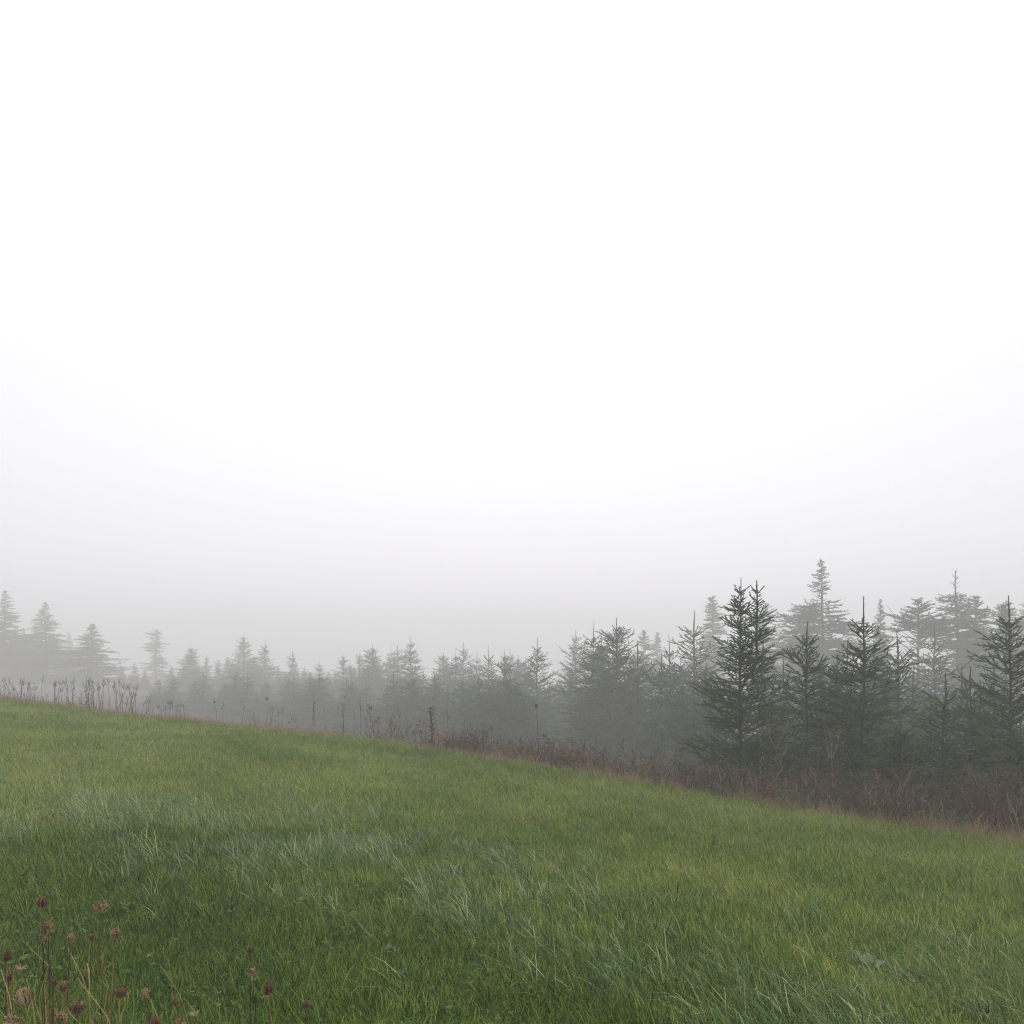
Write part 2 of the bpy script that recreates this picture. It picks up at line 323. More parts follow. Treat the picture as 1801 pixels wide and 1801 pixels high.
# the long coarse grass grows in a diagonal swath: centre line and half width in plan
SW = np.array([on_ground(*p)[:2] for p in ((-350, 1400), (20, 1440), (230, 1450), (470, 1470), (660, 1530), (900, 1610), (1150, 1680), (1420, 1750), (1750, 1830))])
def swath(x, y):
    best = np.full(np.shape(x), 1e9)
    for a, b in zip(SW[:-1], SW[1:]):
        d = b - a; t = np.clip(((x - a[0]) * d[0] + (y - a[1]) * d[1]) / (d @ d), 0, 1)
        best = np.minimum(best, np.hypot(x - a[0] - t * d[0], y - a[1] - t * d[1]))
    return best
def near_side(x, y):  # near turf mask: greener mix and foreground shade painted into the tint
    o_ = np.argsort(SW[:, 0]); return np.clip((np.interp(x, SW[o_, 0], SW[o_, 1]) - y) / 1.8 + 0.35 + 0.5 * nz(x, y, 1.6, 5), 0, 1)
def build_grass():
    # fine lawn
    fine = [patch(460, 0.20, 0.035, 0.15, 0.0027, 0.62, 0.55, 2.8, 1.3, tint=(0.46, 0.29), stray=0.03) for _ in range(10)]  # wide tint spread also paints lit and dark blades into the colour
    x, y = field_points(34, smax=0.25)
    d = swath(x, y)
    lush = np.clip(0.5 + 0.6 * nz(x, y, 0.9), 0, 1)
    s = (0.75 + 0.5 * lush) * RNG.uniform(0.8, 1.2, len(x))
    t = 0.10 * nz(x, y, 0.5, 1) + 0.07 * nz(x, y, 1.7, 2) + 0.02
    t += (0.04 - 0.15 * near_side(x, y)) - 0.05 * np.clip((7.5 - y) / 3, 0, 1)  # near turf darker: greener mix, plus lens falloff and blade shade painted in
    s *= np.where(edge_s(x, y) > -0.5, 1.35, 1.0)
    rot = np.stack([RNG.normal(0, 0.08, len(x)), RNG.normal(0, 0.08, len(x)), RNG.normal(0, 0.6, len(x)) + 0.7 * nz(x, y, 0.8, 8)], -1)
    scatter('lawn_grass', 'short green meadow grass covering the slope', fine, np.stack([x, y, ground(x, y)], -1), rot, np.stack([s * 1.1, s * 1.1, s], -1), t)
    # slightly longer laid-over tufts all over
    mid = [patch(34, 0.10, 0.10, 0.28, 0.0038, 0.65, 0.75, 2.8, 0.75, (0.70, 0.22), 0.06) for _ in range(9)]
    x, y = field_points(18, smax=0.3)
    k = RNG.random(len(x)) < np.clip(0.35 + 0.7 * nz(x, y, 1.3, 3), 0.08, 1); x, y = x[k], y[k]
    s = RNG.uniform(0.6, 1.15, len(x))
    scatter('tufted_grass', 'slightly longer laid over tufts in the meadow grass', mid, np.stack([x, y, ground(x, y)], -1), np.stack([0 * x, 0 * x, RNG.normal(0, 0.5, len(x))], -1), np.stack([s, s, s], -1), 0.1 * nz(x, y, 0.8, 5) + (0.03 - 0.13 * near_side(x, y)))  # tufts take the same near darkening, partly painted shade
    # coarse long grass swath
    coarse = [patch(30, 0.12, 0.16, 0.46, 0.0058, 0.60, 1.25, 2.9, 0.8, (0.54, 0.30), 0.03, 'coarse') for _ in range(12)]  # besides natural variation, the tint spread paints in single glinting blades
    x, y = field_points(80, smax=-1.0)
    dd = swath(x, y); wdt = 1.0 + 0.4 * nz(x, y, 0.8, 1) + 0.045 * y
    pr = np.exp(-(dd / wdt) ** 2) * np.clip(0.55 + 1.3 * nz(x, y, 2.4, 4), 0.05, 1)
    k = RNG.random(len(x)) < pr; x, y = x[k], y[k]
    s = RNG.uniform(0.45, 0.95, len(x))
    scatter('coarse_grass', 'long coarse blue green grass in a diagonal swath', coarse, np.stack([x, y, ground(x, y)], -1), np.stack([0 * x, 0 * x, RNG.normal(0, 0.45, len(x))], -1), np.stack([s, s, s * 0.95], -1), 0.08 * nz(x, y, 1.4, 6) + 0.02)
    # clover and small herbs in the near turf
    cm = []
    for _ in range(6):
        g = Geo(); n = 34
        for i in range(n):
            c = np.array([*(0.12 * RNG.normal(size=2)), RNG.uniform(0.02, 0.07)]); r = RNG.uniform(0.0045, 0.0085); a0 = RNG.random() * 6.28; tt = np.clip(RNG.normal(0.5, 0.2), 0, 1)
            up = unit(np.array([*(0.35 * RNG.normal(size=2)), 1.0])); e1 = unit(np.cross(up, [1, 0.2, 0])); e2 = np.cross(up, e1)
            for q in range(3):
                a = a0 + q * 2.094; u = e1 * math.cos(a) + e2 * math.sin(a); v = np.cross(up, u)
                V = [c, c + u * r * 0.8 + v * r * 0.7, c + u * r * 1.7 + v * r * 0.45, c + u * r * 1.55, c + u * r * 1.7 - v * r * 0.45, c + u * r * 0.8 - v * r * 0.7]
                g.add(V, [np.array([[0, 1, 2, 3], [0, 3, 4, 5]])], tt)
        cm.append(g.mesh('clover_patch', M['clover']))
    x, y = field_points(16, y1=9, smax=-1)
    pr = np.clip(0.12 + 0.5 * nz(x, y, 1.1, 9) + 0.75 * np.exp(-((x + 1.6) ** 2 + (y - 4.0) ** 2) / 3.0), 0.03, 1)
    k = RNG.random(len(x)) < pr; x, y = x[k], y[k]; s = RNG.uniform(0.8, 1.4, len(x))
    scatter('clover', 'low clover and small herbs in the near turf', cm, np.stack([x, y, ground(x, y) + 0.03], -1), np.stack([0 * x, 0 * x, RNG.random(len(x)) * 6.28], -1), np.stack([s, s, s], -1), 0.1 * nz(x, y, 1.3))
    # dry grass fringe along the edge
    dry = [patch(46, 0.12, 0.15, 0.50, 0.0055, 0.28, 0.6, None, 9, (0.5, 0.2), 0.12, 'straw') for _ in range(8)]
    n = 11000; x = RNG.uniform(-30, 16, n); s = np.where(RNG.random(n) < 0.8, RNG.normal(0.45, 0.4, n), RNG.uniform(0.5, 3.2, n))
    y = np.interp(x, _xs, _ys) + s / 0.87
    k = RNG.random(n) < np.clip(0.42 + 0.4 * nz(x, y, 0.9, 2), 0.12, 0.8) * np.where(s < 0, 0.3, 1); x, y = x[k], y[k]
    q = RNG.uniform(0.45, 0.95, len(x))
    scatter('dry_grass', 'pale dry grass fringe along the meadow edge', dry, np.stack([x, y, ground(x, y)], -1), np.stack([0 * x, 0 * x, RNG.random(len(x)) * 6.28], -1), np.stack([q, q, q], -1), 0.1 * nz(x, y, 2))
    # tangled brown undergrowth beyond the edge
    und = []
    for _ in range(8):
        g = Geo(); n = 34
        b = np.stack([0.28 * RNG.normal(size=n), 0.28 * RNG.normal(size=n), np.full(n, -0.03)], -1)
        a = RNG.random(n) * 6.28; h = RNG.uniform(0.25, 0.9, n); rr = RNG.uniform(0.05, 0.35, n)
        t = np.linspace(0, 1, 5)[None, :, None]
        P = b[:, None] + np.stack([np.cos(a), np.sin(a), 0 * a], -1)[:, None] * rr[:, None, None] * t ** 2 + np.array([0, 0, 1.0]) * h[:, None, None] * (t - 0.22 * t ** 3) + RNG.normal(0, 0.012, (n, 5, 3))
        tt = np.clip(RNG.normal(0.45, 0.30, n), 0, 1)
        tubes(g, P, np.outer(RNG.uniform(0.0022, 0.0042, n), [1, 0.9, 0.8, 0.6, 0.35]), 3, tt)
        # side twigs and curled leaves
        P0 = P[:, 2:4].reshape(-1, 3); P1 = P[:, 3:5].reshape(-1, 3)
        needles(g, P0, P1, np.repeat(tt, 2), 34, 0.07, 0.007, 0.9, RNG)
        needles(g, P[:, 1:4].reshape(-1, 3), P[:, 2:5].reshape(-1, 3), np.repeat(tt, 3), 9, 0.035, 0.014, 1.2, RNG)
        und.append(g.mesh('undergrowth_patch', M['bramble'], False))
    n = 16000; x = RNG.uniform(-28, 18, n); s = np.abs(RNG.normal(0, 1, n)) * 2.6 + 0.25
    y = np.interp(x, _xs, _ys) + s / 0.87
    pr = np.clip(0.008 + 0.27 / (1 + np.exp(-(x + 0.2) / 1.1)), 0, 1) * np.clip(0.65 + 0.7 * nz(x, y, 0.8, 7), 0.1, 1)
    k = RNG.random(n) < pr; x, y = x[k], y[k]; q = RNG.uniform(0.5, 1.15, len(x))
    scatter('undergrowth', 'tangled brown undergrowth between meadow edge and spruces', und, np.stack([x, y, ground(x, y)], -1), np.stack([0 * x, 0 * x, RNG.random(len(x)) * 6.28], -1), np.stack([q, q, q], -1), 0.12 * nz(x, y, 1.1, 3))
build_grass()

# ------------------------------------------------------------------ spruces
def finish_tree(name, tr, shoots, st, core, rng, per_m, nl, nw, spread, branches, mat):
    P = np.array(shoots); T = np.array(st)
    g = Geo()
    tubes(g, P, np.broadcast_to(core * np.array([1.0, 1.0, 0.45]), (len(P), 3)), 3, np.clip(T - 0.1, 0, 1))
    needles(g, P[:, :-1].reshape(-1, 3), P[:, 1:].reshape(-1, 3), np.repeat(T, 2), per_m, nl, nw, spread, rng)
    gt = Geo(); tubes(gt, tr[0], tr[1], 7, 0.5)
    gb = Geo()
    B = np.array([b[0] for b in branches]); Br = np.array([b[1] for b in branches])
    tubes(gb, B, Br, 4, 0.4)
    return gt.mesh(name + '_trunk', M['bark']), gb.mesh(name + '_branches', M['bark']), g.mesh(name + '_crown', mat, False)

def grow_branch(o, az, L, el0, el1, rng, shoots, st, branches, twig_sp, twig_k, tv, flat=0.55, r0=0.008, bare=0.18, droop=0.0):
    k = 6; u = np.linspace(0, 1, k)
    el = el0 + (el1 - el0) * u - droop * np.sin(u * math.pi)
    step = L / (k - 1)
    hd = np.array([math.cos(az), math.sin(az), 0.0])
    dirs = hd[None] * np.cos(el)[:, None] + np.array([0, 0, 1.0])[None] * np.sin(el)[:, None] + rng.normal(0, 0.05, (k, 3))
    P = np.concatenate([[o], o + np.cumsum(dirs[:-1] * step, 0)])
    branches.append((P, np.linspace(r0, 0.0022, k)))
    for a, b, c in ((1, 2, 3), (3, 4, 5)):
        if L * (c / 5) > bare * L + 0.0: shoots.append((P[a], P[b], P[c])); st.append(tv)
    side = np.array([-hd[1], hd[0], 0.0]); s = 1
    nt = max(2, int(L * (1 - bare) / twig_sp)); cum = np.arange(1, nt + 1) / nt
    for q in cum:
        f = bare + (1 - bare) * (q - 0.5 / nt); i = min(int(f * (k - 1)), k - 2); w_ = f * (k - 1) - i
        p = P[i] * (1 - w_) + P[i + 1] * w_; d = unit(P[i + 1] - P[i])
        s = -s; rem = L * (1 - f)
        l = min(twig_k * (0.10 + 0.52 * rem) * rng.uniform(0.65, 1.3), 0.55)
        ph = rng.normal(0, flat)
        lat = side * s * math.cos(ph) + np.array([0, 0, 1.0]) * math.sin(ph)
        td = unit(d * rng.uniform(0.6, 1.0) + lat * rng.uniform(0.7, 1.0)); up = np.array([0, 0, 0.10 - droop * 0.35])
        m = p + td * l * 0.5; e = m + unit(td + up * 2) * l * 0.5
        t2 = float(np.clip(tv + rng.normal(0, 0.08), 0, 1))
        shoots.append((p, m, e)); st.append(t2)
        if l > 0.16:
            ns = int(l / 0.075); s2 = 1
            for j in range(1, ns):
                f2 = j / ns; pp = p * (1 - f2) + e * f2; s2 = -s2
                lat2 = unit(np.cross(td, lat if abs(lat @ td) < 0.95 else [0, 0, 1])); lat2 = unit(np.cross(lat2, td)) * s2
                t3 = unit(td * 0.8 + lat2 * 0.8 + rng.normal(0, 0.15, 3)); l2 = 0.35 * l * (1.15 - f2) * rng.uniform(0.7, 1.3)
                shoots.append((pp, pp + t3 * l2 * 0.5, pp + unit(t3 + up) * l2 * 0.5 + t3 * l2 * 0.5)); st.append(t2)
    return P

def young_spruce(name, H, rad, seed, leader=0.5, mat='needle', per_m=135, tops=1, sparse=1.0, top_el=58, internode=0.42, fork=None, nl=0.024, nw=0.008):
    rng = np.random.default_rng(seed); shoots, st, br = [], [], []
    k = 14; u = np.linspace(0, 1, k); wob = np.cumsum(rng.normal(0, 0.010, (k, 2)), 0); wob -= wob[:1]
    TP = np.stack([wob[:, 0], wob[:, 1], u * H], -1); TR = 0.006 + (0.0075 * H) * (1 - u) ** 0.9
    def trunk_at(z, T=TP):
        return np.array([np.interp(z, T[:, 2], T[:, 0]), np.interp(z, T[:, 2], T[:, 1]), z])
    stems = [(TP, H, leader, 0.12)]
    def whorls(T, top, ld, zmin, rbase, Htot):
        z = top - ld; node = 0
        tipd = unit(T[-1] - T[-3])
        base = trunk_at(z, T); shoots.append((base, (base + T[-1]) / 2, T[-1])); st.append(0.55)
        while z > zmin:
            o = trunk_at(z, T); fr = (top - z) / Htot
            Rz = rbase * min(1.0, (fr / 0.80)) ** 0.85 + 0.10
            if node == 0: Rz = max(0.55 * ld, 0.16)
            elif node == 1: Rz = max(Rz, 0.8 * ld)
            n = rng.integers(6, 9); a0 = rng.random() * 6.28
            el = R(max(6, top_el - 95 * fr)); 
            for i in range(n):
                Lb = Rz * (rng.uniform(0.6, 1.15) if rng.random() < 0.8 else rng.uniform(1.1, 1.4))
                grow_branch(o + np.array([0, 0, rng.normal(0, 0.02)]), a0 + i * 6.283 / n + rng.normal(0, 0.18), Lb, el + rng.normal(0, 0.10), el * 0.6 + rng.normal(0.22, 0.12), rng, shoots, st, br, 0.085 * sparse, 1.0 if node > 0 else 0.45, rng.uniform(0.35, 0.72), r0=0.005 + 0.006 * Lb, bare=0.12)
            gap = internode * rng.uniform(0.75, 1.2) * (1.0 if fr < 0.45 else 0.8)
            if node > 0 or True:
                for i in range(int((8 + 14 * min(1, fr / 0.5)) / sparse)):
                    zz = z - gap * rng.uniform(0.12, 0.9)
                    if zz < zmin: continue
                    grow_branch(trunk_at(zz, T), rng.random() * 6.28, (Rz + 0.06) * rng.uniform(0.30, 0.30 + 0.32 + 0.35 * min(1, fr / 0.5)) + 0.05, el * 0.8, el * 0.6 + 0.1, rng, shoots, st, br, 0.085 * sparse, 0.9, rng.uniform(0.25, 0.55), r0=0.005)
            z -= gap; node += 1
    for z in np.arange(0.3, H - leader * 1.4, 0.022):
        a = rng.random() * 6.28; l = rng.uniform(0.10, 0.30) * min(1, (H - z) / H * 2.2); p = trunk_at(z); e = p + np.array([math.cos(a), math.sin(a), rng.uniform(0.1, 0.8)]) * l
        shoots.append((p, (p + e) / 2, e)); st.append(rng.uniform(0.2, 0.5))
    if fork is None:
        whorls(TP, H, leader, 0.12, rad, H)
    else:
        zf, dx, H2 = fork           # second leader: splits off at zf, dx sideways, ends at H2
        whorls(TP, H, leader, zf - 0.25, rad * 0.8, H)
        uu = np.linspace(0, 1, 10); ease = np.clip(uu / 0.30, 0, 1); ease = ease * ease * (3 - 2 * ease)
        b0 = trunk_at(zf)
        T2 = np.stack([b0[0] + dx * ease + rng.normal(0, 0.008, 10), b0[1] + 0.05 * ease, zf + (H2 - zf) * uu], -1)
        br.append((T2[[0, 1, 2, 3, 4, 5]], np.linspace(0.032, 0.024, 6))); br.append((T2[[5, 6, 7, 8, 9, 9]] + np.array([[0, 0, 0]] * 5 + [[0, 0, 0.002]]), np.linspace(0.024, 0.007, 6)))
        whorls(T2, H2, leader * 0.8, zf + 0.45, rad * 0.8, H)
        z = zf - 0.2
        while z > 0.12:
            o = trunk_at(z); n = rng.integers(6, 9); a0 = rng.random() * 6.28; fr = (H - z) / H
            for i in range(n):
                grow_branch(o + np.array([rng.choice([0, dx * 0.4]), 0, 0]), a0 + i * 6.283 / n + rng.normal(0, 0.2), rad * rng.uniform(0.6, 1.1) * (0.55 + 0.45 * min(1, fr / 0.8)), R(20) + rng.normal(0, 0.12), R(22) + rng.normal(0, 0.1), rng, shoots, st, br, 0.085, 1.0, rng.uniform(0.3, 0.65), r0=0.012)
            z -= 0.17
    return finish_tree(name, (TP, TR), shoots, st, 0.009, rng, per_m, nl, nw, 0.85, br, M[mat])

def mature_spruce(name, H, prof, seed, asym=0.3, dens=1.0, dead_top=0.0, bare=(), droop=0.25):
    """prof: (height fraction, crown radius) pairs; bare: height ranges with few branches"""
    rng = np.random.default_rng(seed); shoots, st, br = [], [], []
    k = 16; u = np.linspace(0, 1, k); wob = np.cumsum(rng.normal(0, 0.018, (k, 2)), 0); wob -= wob[:1]
    TP = np.stack([wob[:, 0], wob[:, 1], u * H], -1); TR = 0.010 + 0.013 * H * (1 - u) ** 0.9
    pz = np.array([p[0] for p in prof]); pr = np.array([p[1] for p in prof])
    z = H * 0.995; aw = rng.random(6) * 6.28
    shoots.append((TP[-2], (TP[-2] + TP[-1]) / 2, TP[-1])); st.append(0.4)
    while z > 0.5:
        f = z / H; rad = np.interp(f, pz, pr)
        o = np.array([np.interp(z, TP[:, 2], TP[:, 0]), np.interp(z, TP[:, 2], TP[:, 1]), z])
        skip = any(a < f < b for a, b in bare)
        n = 1 if not skip else int(rng.random() < 0.35)
        for i in range(n):
            az = rng.random() * 6.28
            lob = 1 + asym * (math.sin(2 * az + aw[int(f * 5)]) + 0.6 * math.sin(az + aw[int(f * 3)]))
            L = max(0.08, rad * H * lob * (1.12 - 0.75 * rng.random() ** 1.7))
            up = R(np.interp(f, [0.6, 0.8, 0.95, 1.0], [2, 12, 35, 60]))
            if dead_top and f > 1 - dead_top:
                grow = []; d2 = []
                if rng.random() < 0.45:
                    grow_branch(o, az, L, up, up * 1.2, rng, grow, d2, br, 0.3, 0.5, 0.2, r0=0.008)
                    for s_ in grow[::2]: br.append((np.linspace(s_[0], s_[2], 6), np.linspace(0.004, 0.002, 6)))
                continue
            if skip:
                br.append((o + np.linspace(0, 1, 6)[:, None] * np.array([math.cos(az), math.sin(az), 0.75]) * L * 0.8 + rng.normal(0, 0.02, (6, 3)), np.linspace(0.02, 0.006, 6)))
            grow_branch(o, az, L, up + rng.normal(0, 0.14), up * 0.5 + R(14) + rng.normal(0, 0.15), rng, shoots, st, br, 0.085 / dens, 0.85, rng.uniform(0.2, 0.6), flat=0.30, r0=0.006 + 0.009 * L, bare=0.08 if not skip else 0.6, droop=droop)
        z -= rng.uniform(0.75, 1.25) * 0.0029 * H / dens
    return finish_tree(name, (TP, TR), shoots, st, 0.013, rng, 75, 0.040, 0.017, 0.95, br, M['needle'])

def plant(meshes, name, label, px, top, d, group=None, wide=1.0, Hm=1.0, rz=None, cat='tree', sink=0.06):
    d *= float(np.interp(d, [15, 21, 28, 40, 80], [1.02, 1.25, 1.42, 1.5, 1.52]))
    p = at(px, top, d); b = gz(p[0], p[1]); H = p[2] - b
    t = thing(name, label, cat, (p[0], p[1], b - sink), group)
    s = (H + sink) / Hm; t.scale = (s * wide, s * wide, s); t.rotation_euler = (0, 0, RNG.random() * 6.28 if rz is None else rz)
    for nm, me in zip(('trunk', 'branches', 'crown'), meshes):
        o = obj(nm, me, t)
        if nm != 'trunk': o['kind'] = 'stuff'
    return t

ORD = 'first second third fourth fifth sixth seventh eighth ninth tenth eleventh twelfth thirteenth fourteenth fifteenth sixteenth seventeenth eighteenth nineteenth'.split()
ORD += ['twentieth'] + ['twenty-' + o for o in ORD[:9]] + ['thirtieth'] + ['thirty-' + o for o in ORD[:9]]
def build_trees():
    Y = {}
    for i, (H, rad, ld, kw) in enumerate([
        (4.6, 1.25, 0.50, {}), (4.3, 1.05, 0.62, {}), (3.9, 1.20, 0.42, {}), (4.4, 1.45, 0.36, dict(internode=0.34)),
        (3.4, 0.95, 0.55, {}), (4.0, 0.90, 0.60, dict(sparse=1.2)), (2.6, 0.80, 0.40, {})]):
        Y[i] = (young_spruce('young_spruce_%d' % i, H, rad, 20 + i, ld, **kw), H)
    def yg(i, px, top, d, label, wide=1.0, group=None, rz=None, name='young_spruce'):
        return plant(Y[i][0], name, label, px, top, d, group, wide, Y[i][1], rz)
    # --- near right, one by one
    twin = young_spruce('twin_spruce', 4.75, 1.35, 91, 0.34, per_m=170, fork=(2.55, 0.34, 4.70), top_el=52)
    plant(twin, 'spruce', 'dark spruce with two tops side by side, tallest of the near spruces', 1303, 1016, 14.0, None, 1.0, 4.75, 0.0)
    yg(1, 1521, 1048, 14.6, 'near spruce with long bare leader shoot, right of the two-topped spruce', 1.15)
    yg(0, 1781, 1048, 13.2, 'dark near spruce with tall leader at the right picture edge', 1.05)
    yg(2, 1414, 1094, 15.4, 'near spruce with spread candelabra top just right of the two-topped spruce', 1.15)
    yg(4, 1661, 1183, 13.6, 'short near spruce with thin leader left of the right-edge spruce', 1.25)
    yg(4, 1707, 1172, 15.2, 'short spruce with thin straight leader behind the red-twigged shrub', 1.0)
    yg(5, 1575, 1110, 19, 'slim spruce half hidden behind the long-leadered near spruce', 1.1)
    yg(0, 1646, 1106, 27, 'hazy mid-distance spruce between the two flat-crowned old spruces', 1.15)
    yg(6, 1724, 1196, 16.0, 'small thin-topped spruce below the dead-topped old spruce', 1.0)
    yg(3, 1470, 1150, 16.5, 'bushy spruce filling the gap left of the long-leadered spruce', 1.2)
    yg(5, 1222, 1074, 29, 'hazy pointed spruce immediately left of the two-topped spruce', 1.25)
    yg(3, 1087, 1086, 28, 'broad bushy spruce with a dense many-tipped top in the centre right', 1.25)
    yg(1, 1041, 1093, 30, 'spruce with slender leader just left of the broad bushy spruce', 1.0)
    yg(4, 1123, 1128, 27, 'spruce with bare leader just right of the broad bushy spruce', 1.1)
    yg(1, 1180, 1116, 27, 'thin-topped spruce between the broad bushy spruce and the hazy pointed one', 0.9)
    yg(4, 1162, 1149, 24, 'low spruce with thin dark leader in front of the pale twin tops', 0.95)
    yg(0, 943, 1122, 34, 'well-shaped spruce with tall leader behind the tall umbel stem', 0.95)
    yg(5, 859, 1136, 37, 'spruce with needle-thin leader, left one of the close pair right of centre', 0.9)
    yg(2, 885, 1142, 36, 'spruce with forked-looking top, right one of the close pair', 0.95)
    yg(1, 722, 1117, 54, 'spruce with the tallest leader in the middle of the stand', 1.05)
    yg(0, 428, 1113, 76, 'tallest spruce of the hazy stand left of the middle', 1.25)
    yg(4, 466, 1126, 74, 'spruce with crooked leader next to the tallest of the left stand', 1.1)
    yg(4, 514, 1142, 72, 'lone slim spruce top standing free left of the middle', 0.95)
    yg(3, 335, 1136, 78, 'bushy hazy spruce at the left end of the young stand', 1.2)
    yg(0, 1012, 1106, 48, 'pale hazy spruce behind the slender-leadered one', 1.0)
    # young ones low at the edge
    small = young_spruce('yellow_spruce', 1.7, 0.62, 55, 0.26, 'needle_yellow', 190, internode=0.24)
    plant(small, 'small_spruce', 'small yellow-green spruce in front of the dark near spruces', 1587, 1262, 12.4, None, 1.0, 1.7)
    sm2 = young_spruce('small_spruce', 1.5, 0.55, 56, 0.22, 'needle', 190, internode=0.22)
    plant(sm2, 'small_spruce', 'small blue-green spruce at the right picture edge', 1793, 1268, 11.6, None, 1.1, 1.5)
    plant(sm2, 'small_spruce', 'tiny spruce at the edge left of the yellow-green one', 1511, 1352, 12.2, None, 1.1, 1.5, 2.0)
    plant(sm2, 'small_spruce', 'tiny dark spruce between the yellow-green one and the red-twigged shrub', 1706, 1345, 11.4, None, 1.1, 1.5, 4.0)
    plant(sm2, 'small_spruce', 'little spruce at the foot of the two-topped spruce', 1336, 1288, 13.0, None, 0.9, 1.5, 1.0)
    # --- fillers that merge into the stand
    fill = [(302,1170,41),(363,1150,41),(384,1157,40),(400,1152,43),(410,1160,41),(448,1150,41),(490,1172,39),(502,1182,37),(535,1170,38),(545,1180,42),(561,1162,37),(577,1175,36),(590,1180,40),
            (605,1149,36),(617,1162,37),(634,1143,36),(648,1165,38),(656,1134,34),(668,1166,35),(688,1137,36),(700,1134,38),(745,1178,34),(760,1188,36),(780,1146,33),(801,1141,31),(816,1129,36),(838,1147,37),
            (830,1165,30),(866,1170,32),(897,1140,33),(911,1152,32),(925,1158,30),(968,1190,28),(985,1188,29),(1000,1165,26),(1060,1118,24),(1068,1165,22),(1110,1175,22),(1147,1165,24),(1195,1150,23),(1250,1190,19),
            (213,1166,44),(236,1164,42),(255,1178,44),(1345,1126,19),(1378,1150,19),(1440,1160,20),(1491,1122,20),(1541,1127,21),(1555,1160,18),(1610,1170,18),(1690,1170,20),(1750,1150,18),(1760,1190,15.5),(1640,1215,15.5),(1500,1190,17),(1240,1165,17),(1200,1195,18)]
    fill += [(px + RNG.uniform(-14, 14), RNG.uniform(1180, 1203), dd) for px, dd in zip(range(285, 930, 26), np.linspace(27, 19, 25))]
    marks = [(0, 'the ragged-shouldered old spruce'), (274, 'the narrow lone old spruce'), (428, 'the tallest spruce of the left stand'), (514, 'the free-standing slim top'), (722, 'the tallest leader of the middle'), (885, 'the close pair right of centre'), (943, 'the spruce behind the tall umbel stem'),
             (1087, 'the broad bushy spruce'), (1222, 'the hazy pointed spruce'), (1337, 'the two-topped spruce'), (1521, 'the near spruce with long bare leader'), (1646, 'the mid-distance spruce between the flat crowns')]
    seen = {}
    for px, py, d in sorted(fill):
        mk = [m for m in marks if m[0] <= px][-1]; seen[mk[1]] = seen.get(mk[1], 0) + 1
        lab = '%s young spruce crowded in just right of %s' % (ORD[seen[mk[1]] - 1], mk[1])
        d *= np.interp(px, [500, 800, 1200, 1330], [1.9, 1.6, 1.32, 1.12])
        yg(int(RNG.integers(0, 6)), px, py, d, lab,
           RNG.uniform(0.95, 1.3) if py < 1180 or px > 930 else RNG.uniform(1.5, 2.1), 'young spruces filling the left stand' if px < 980 else 'young spruces filling the right stand')
    # --- old spruces behind
    def old(H, prof, seed, px, top, d, label, **kw):
        wide = kw.pop('wide', 1.0)
        me = mature_spruce('old_spruce_%d' % seed, H, prof, seed, **kw)
        plant(me, 'old_spruce', label, px, top, d, None, wide, H, RNG.random() * 6.28); return me
    cone = [(0, 0.30), (0.3, 0.29), (0.55, 0.19), (0.8, 0.085), (0.93, 0.036), (1, 0.008)]
    a = old(6.8, cone, 201, 8, 1040, 86, 'tall old spruce cut by the left picture edge', asym=0.15, wide=1.25)
    b = old(6.4, [(0, 0.33), (0.35, 0.32), (0.52, 0.25), (0.62, 0.17), (0.80, 0.10), (0.93, 0.04), (1, 0.008)], 202, 80, 1060, 86, 'old spruce, second from the left picture edge', asym=0.2, wide=1.25)
    old(5.2, [(0, 0.38), (0.35, 0.36), (0.6, 0.26), (0.68, 0.17), (0.80, 0.17), (0.86, 0.09), (0.95, 0.05), (1, 0.01)], 203, 160, 1098, 82, 'broad old spruce with a ragged shoulder, third from the left', asym=0.3, wide=1.35)
    plant(a, 'old_spruce', 'faint old spruce behind the gap between second and third from the left', 121, 1112, 125, None, 0.9, 6.8)
    plant(b, 'old_spruce', 'hazy old spruce low between the two leftmost spruces', 42, 1105, 105, None, 0.9, 6.4)
    old(5.6, [(0, 0.16), (0.35, 0.15), (0.42, 0.21), (0.52, 0.10), (0.62, 0.12), (0.75, 0.14), (0.85, 0.10), (0.95, 0.07), (1, 0.02)], 204, 274, 1108, 105, 'narrow ragged old spruce standing alone at the left', wide=1.3, asym=0.55, bare=((0.53, 0.58),), dens=0.85)
    old(7.6, [(0, 0.30), (0.45, 0.31), (0.62, 0.29), (0.70, 0.19), (0.755, 0.12), (0.78, 0.07), (0.81, 0.03), (0.85, 0.065), (0.90, 0.055), (0.96, 0.025), (1, 0.005)], 205, 1450, 985, 50, 'tallest hazy old spruce with a narrow spire above a broad crown', asym=0.3, bare=((0.785, 0.825),))
    old(6.4, [(0, 0.2), (0.45, 0.17), (0.62, 0.15), (0.70, 0.20), (0.80, 0.23), (0.85, 0.19), (0.91, 0.11), (0.96, 0.06), (1, 0.012)], 206, 1613, 1055, 43, 'flat-crowned old spruce with see-through limbs, right of the long-leadered spruce', asym=0.3, bare=((0.58, 0.80),), dens=1.0)
    old(7.4, [(0, 0.2), (0.5, 0.17), (0.72, 0.13), (0.80, 0.10), (0.855, 0.085), (0.88, 0.045), (1, 0.025)], 207, 1686, 1004, 45, 'old spruce with a dead bare top near the right edge', dead_top=0.13, asym=0.4, bare=((0.55, 0.6),))
    old(6.5, [(0, 0.22), (0.45, 0.20), (0.6, 0.21), (0.8, 0.13), (0.9, 0.075), (0.96, 0.045), (1, 0.012)], 208, 1712, 1050, 44, 'round-crowned old spruce close right of the dead-topped one', asym=0.35, bare=((0.48, 0.56),))
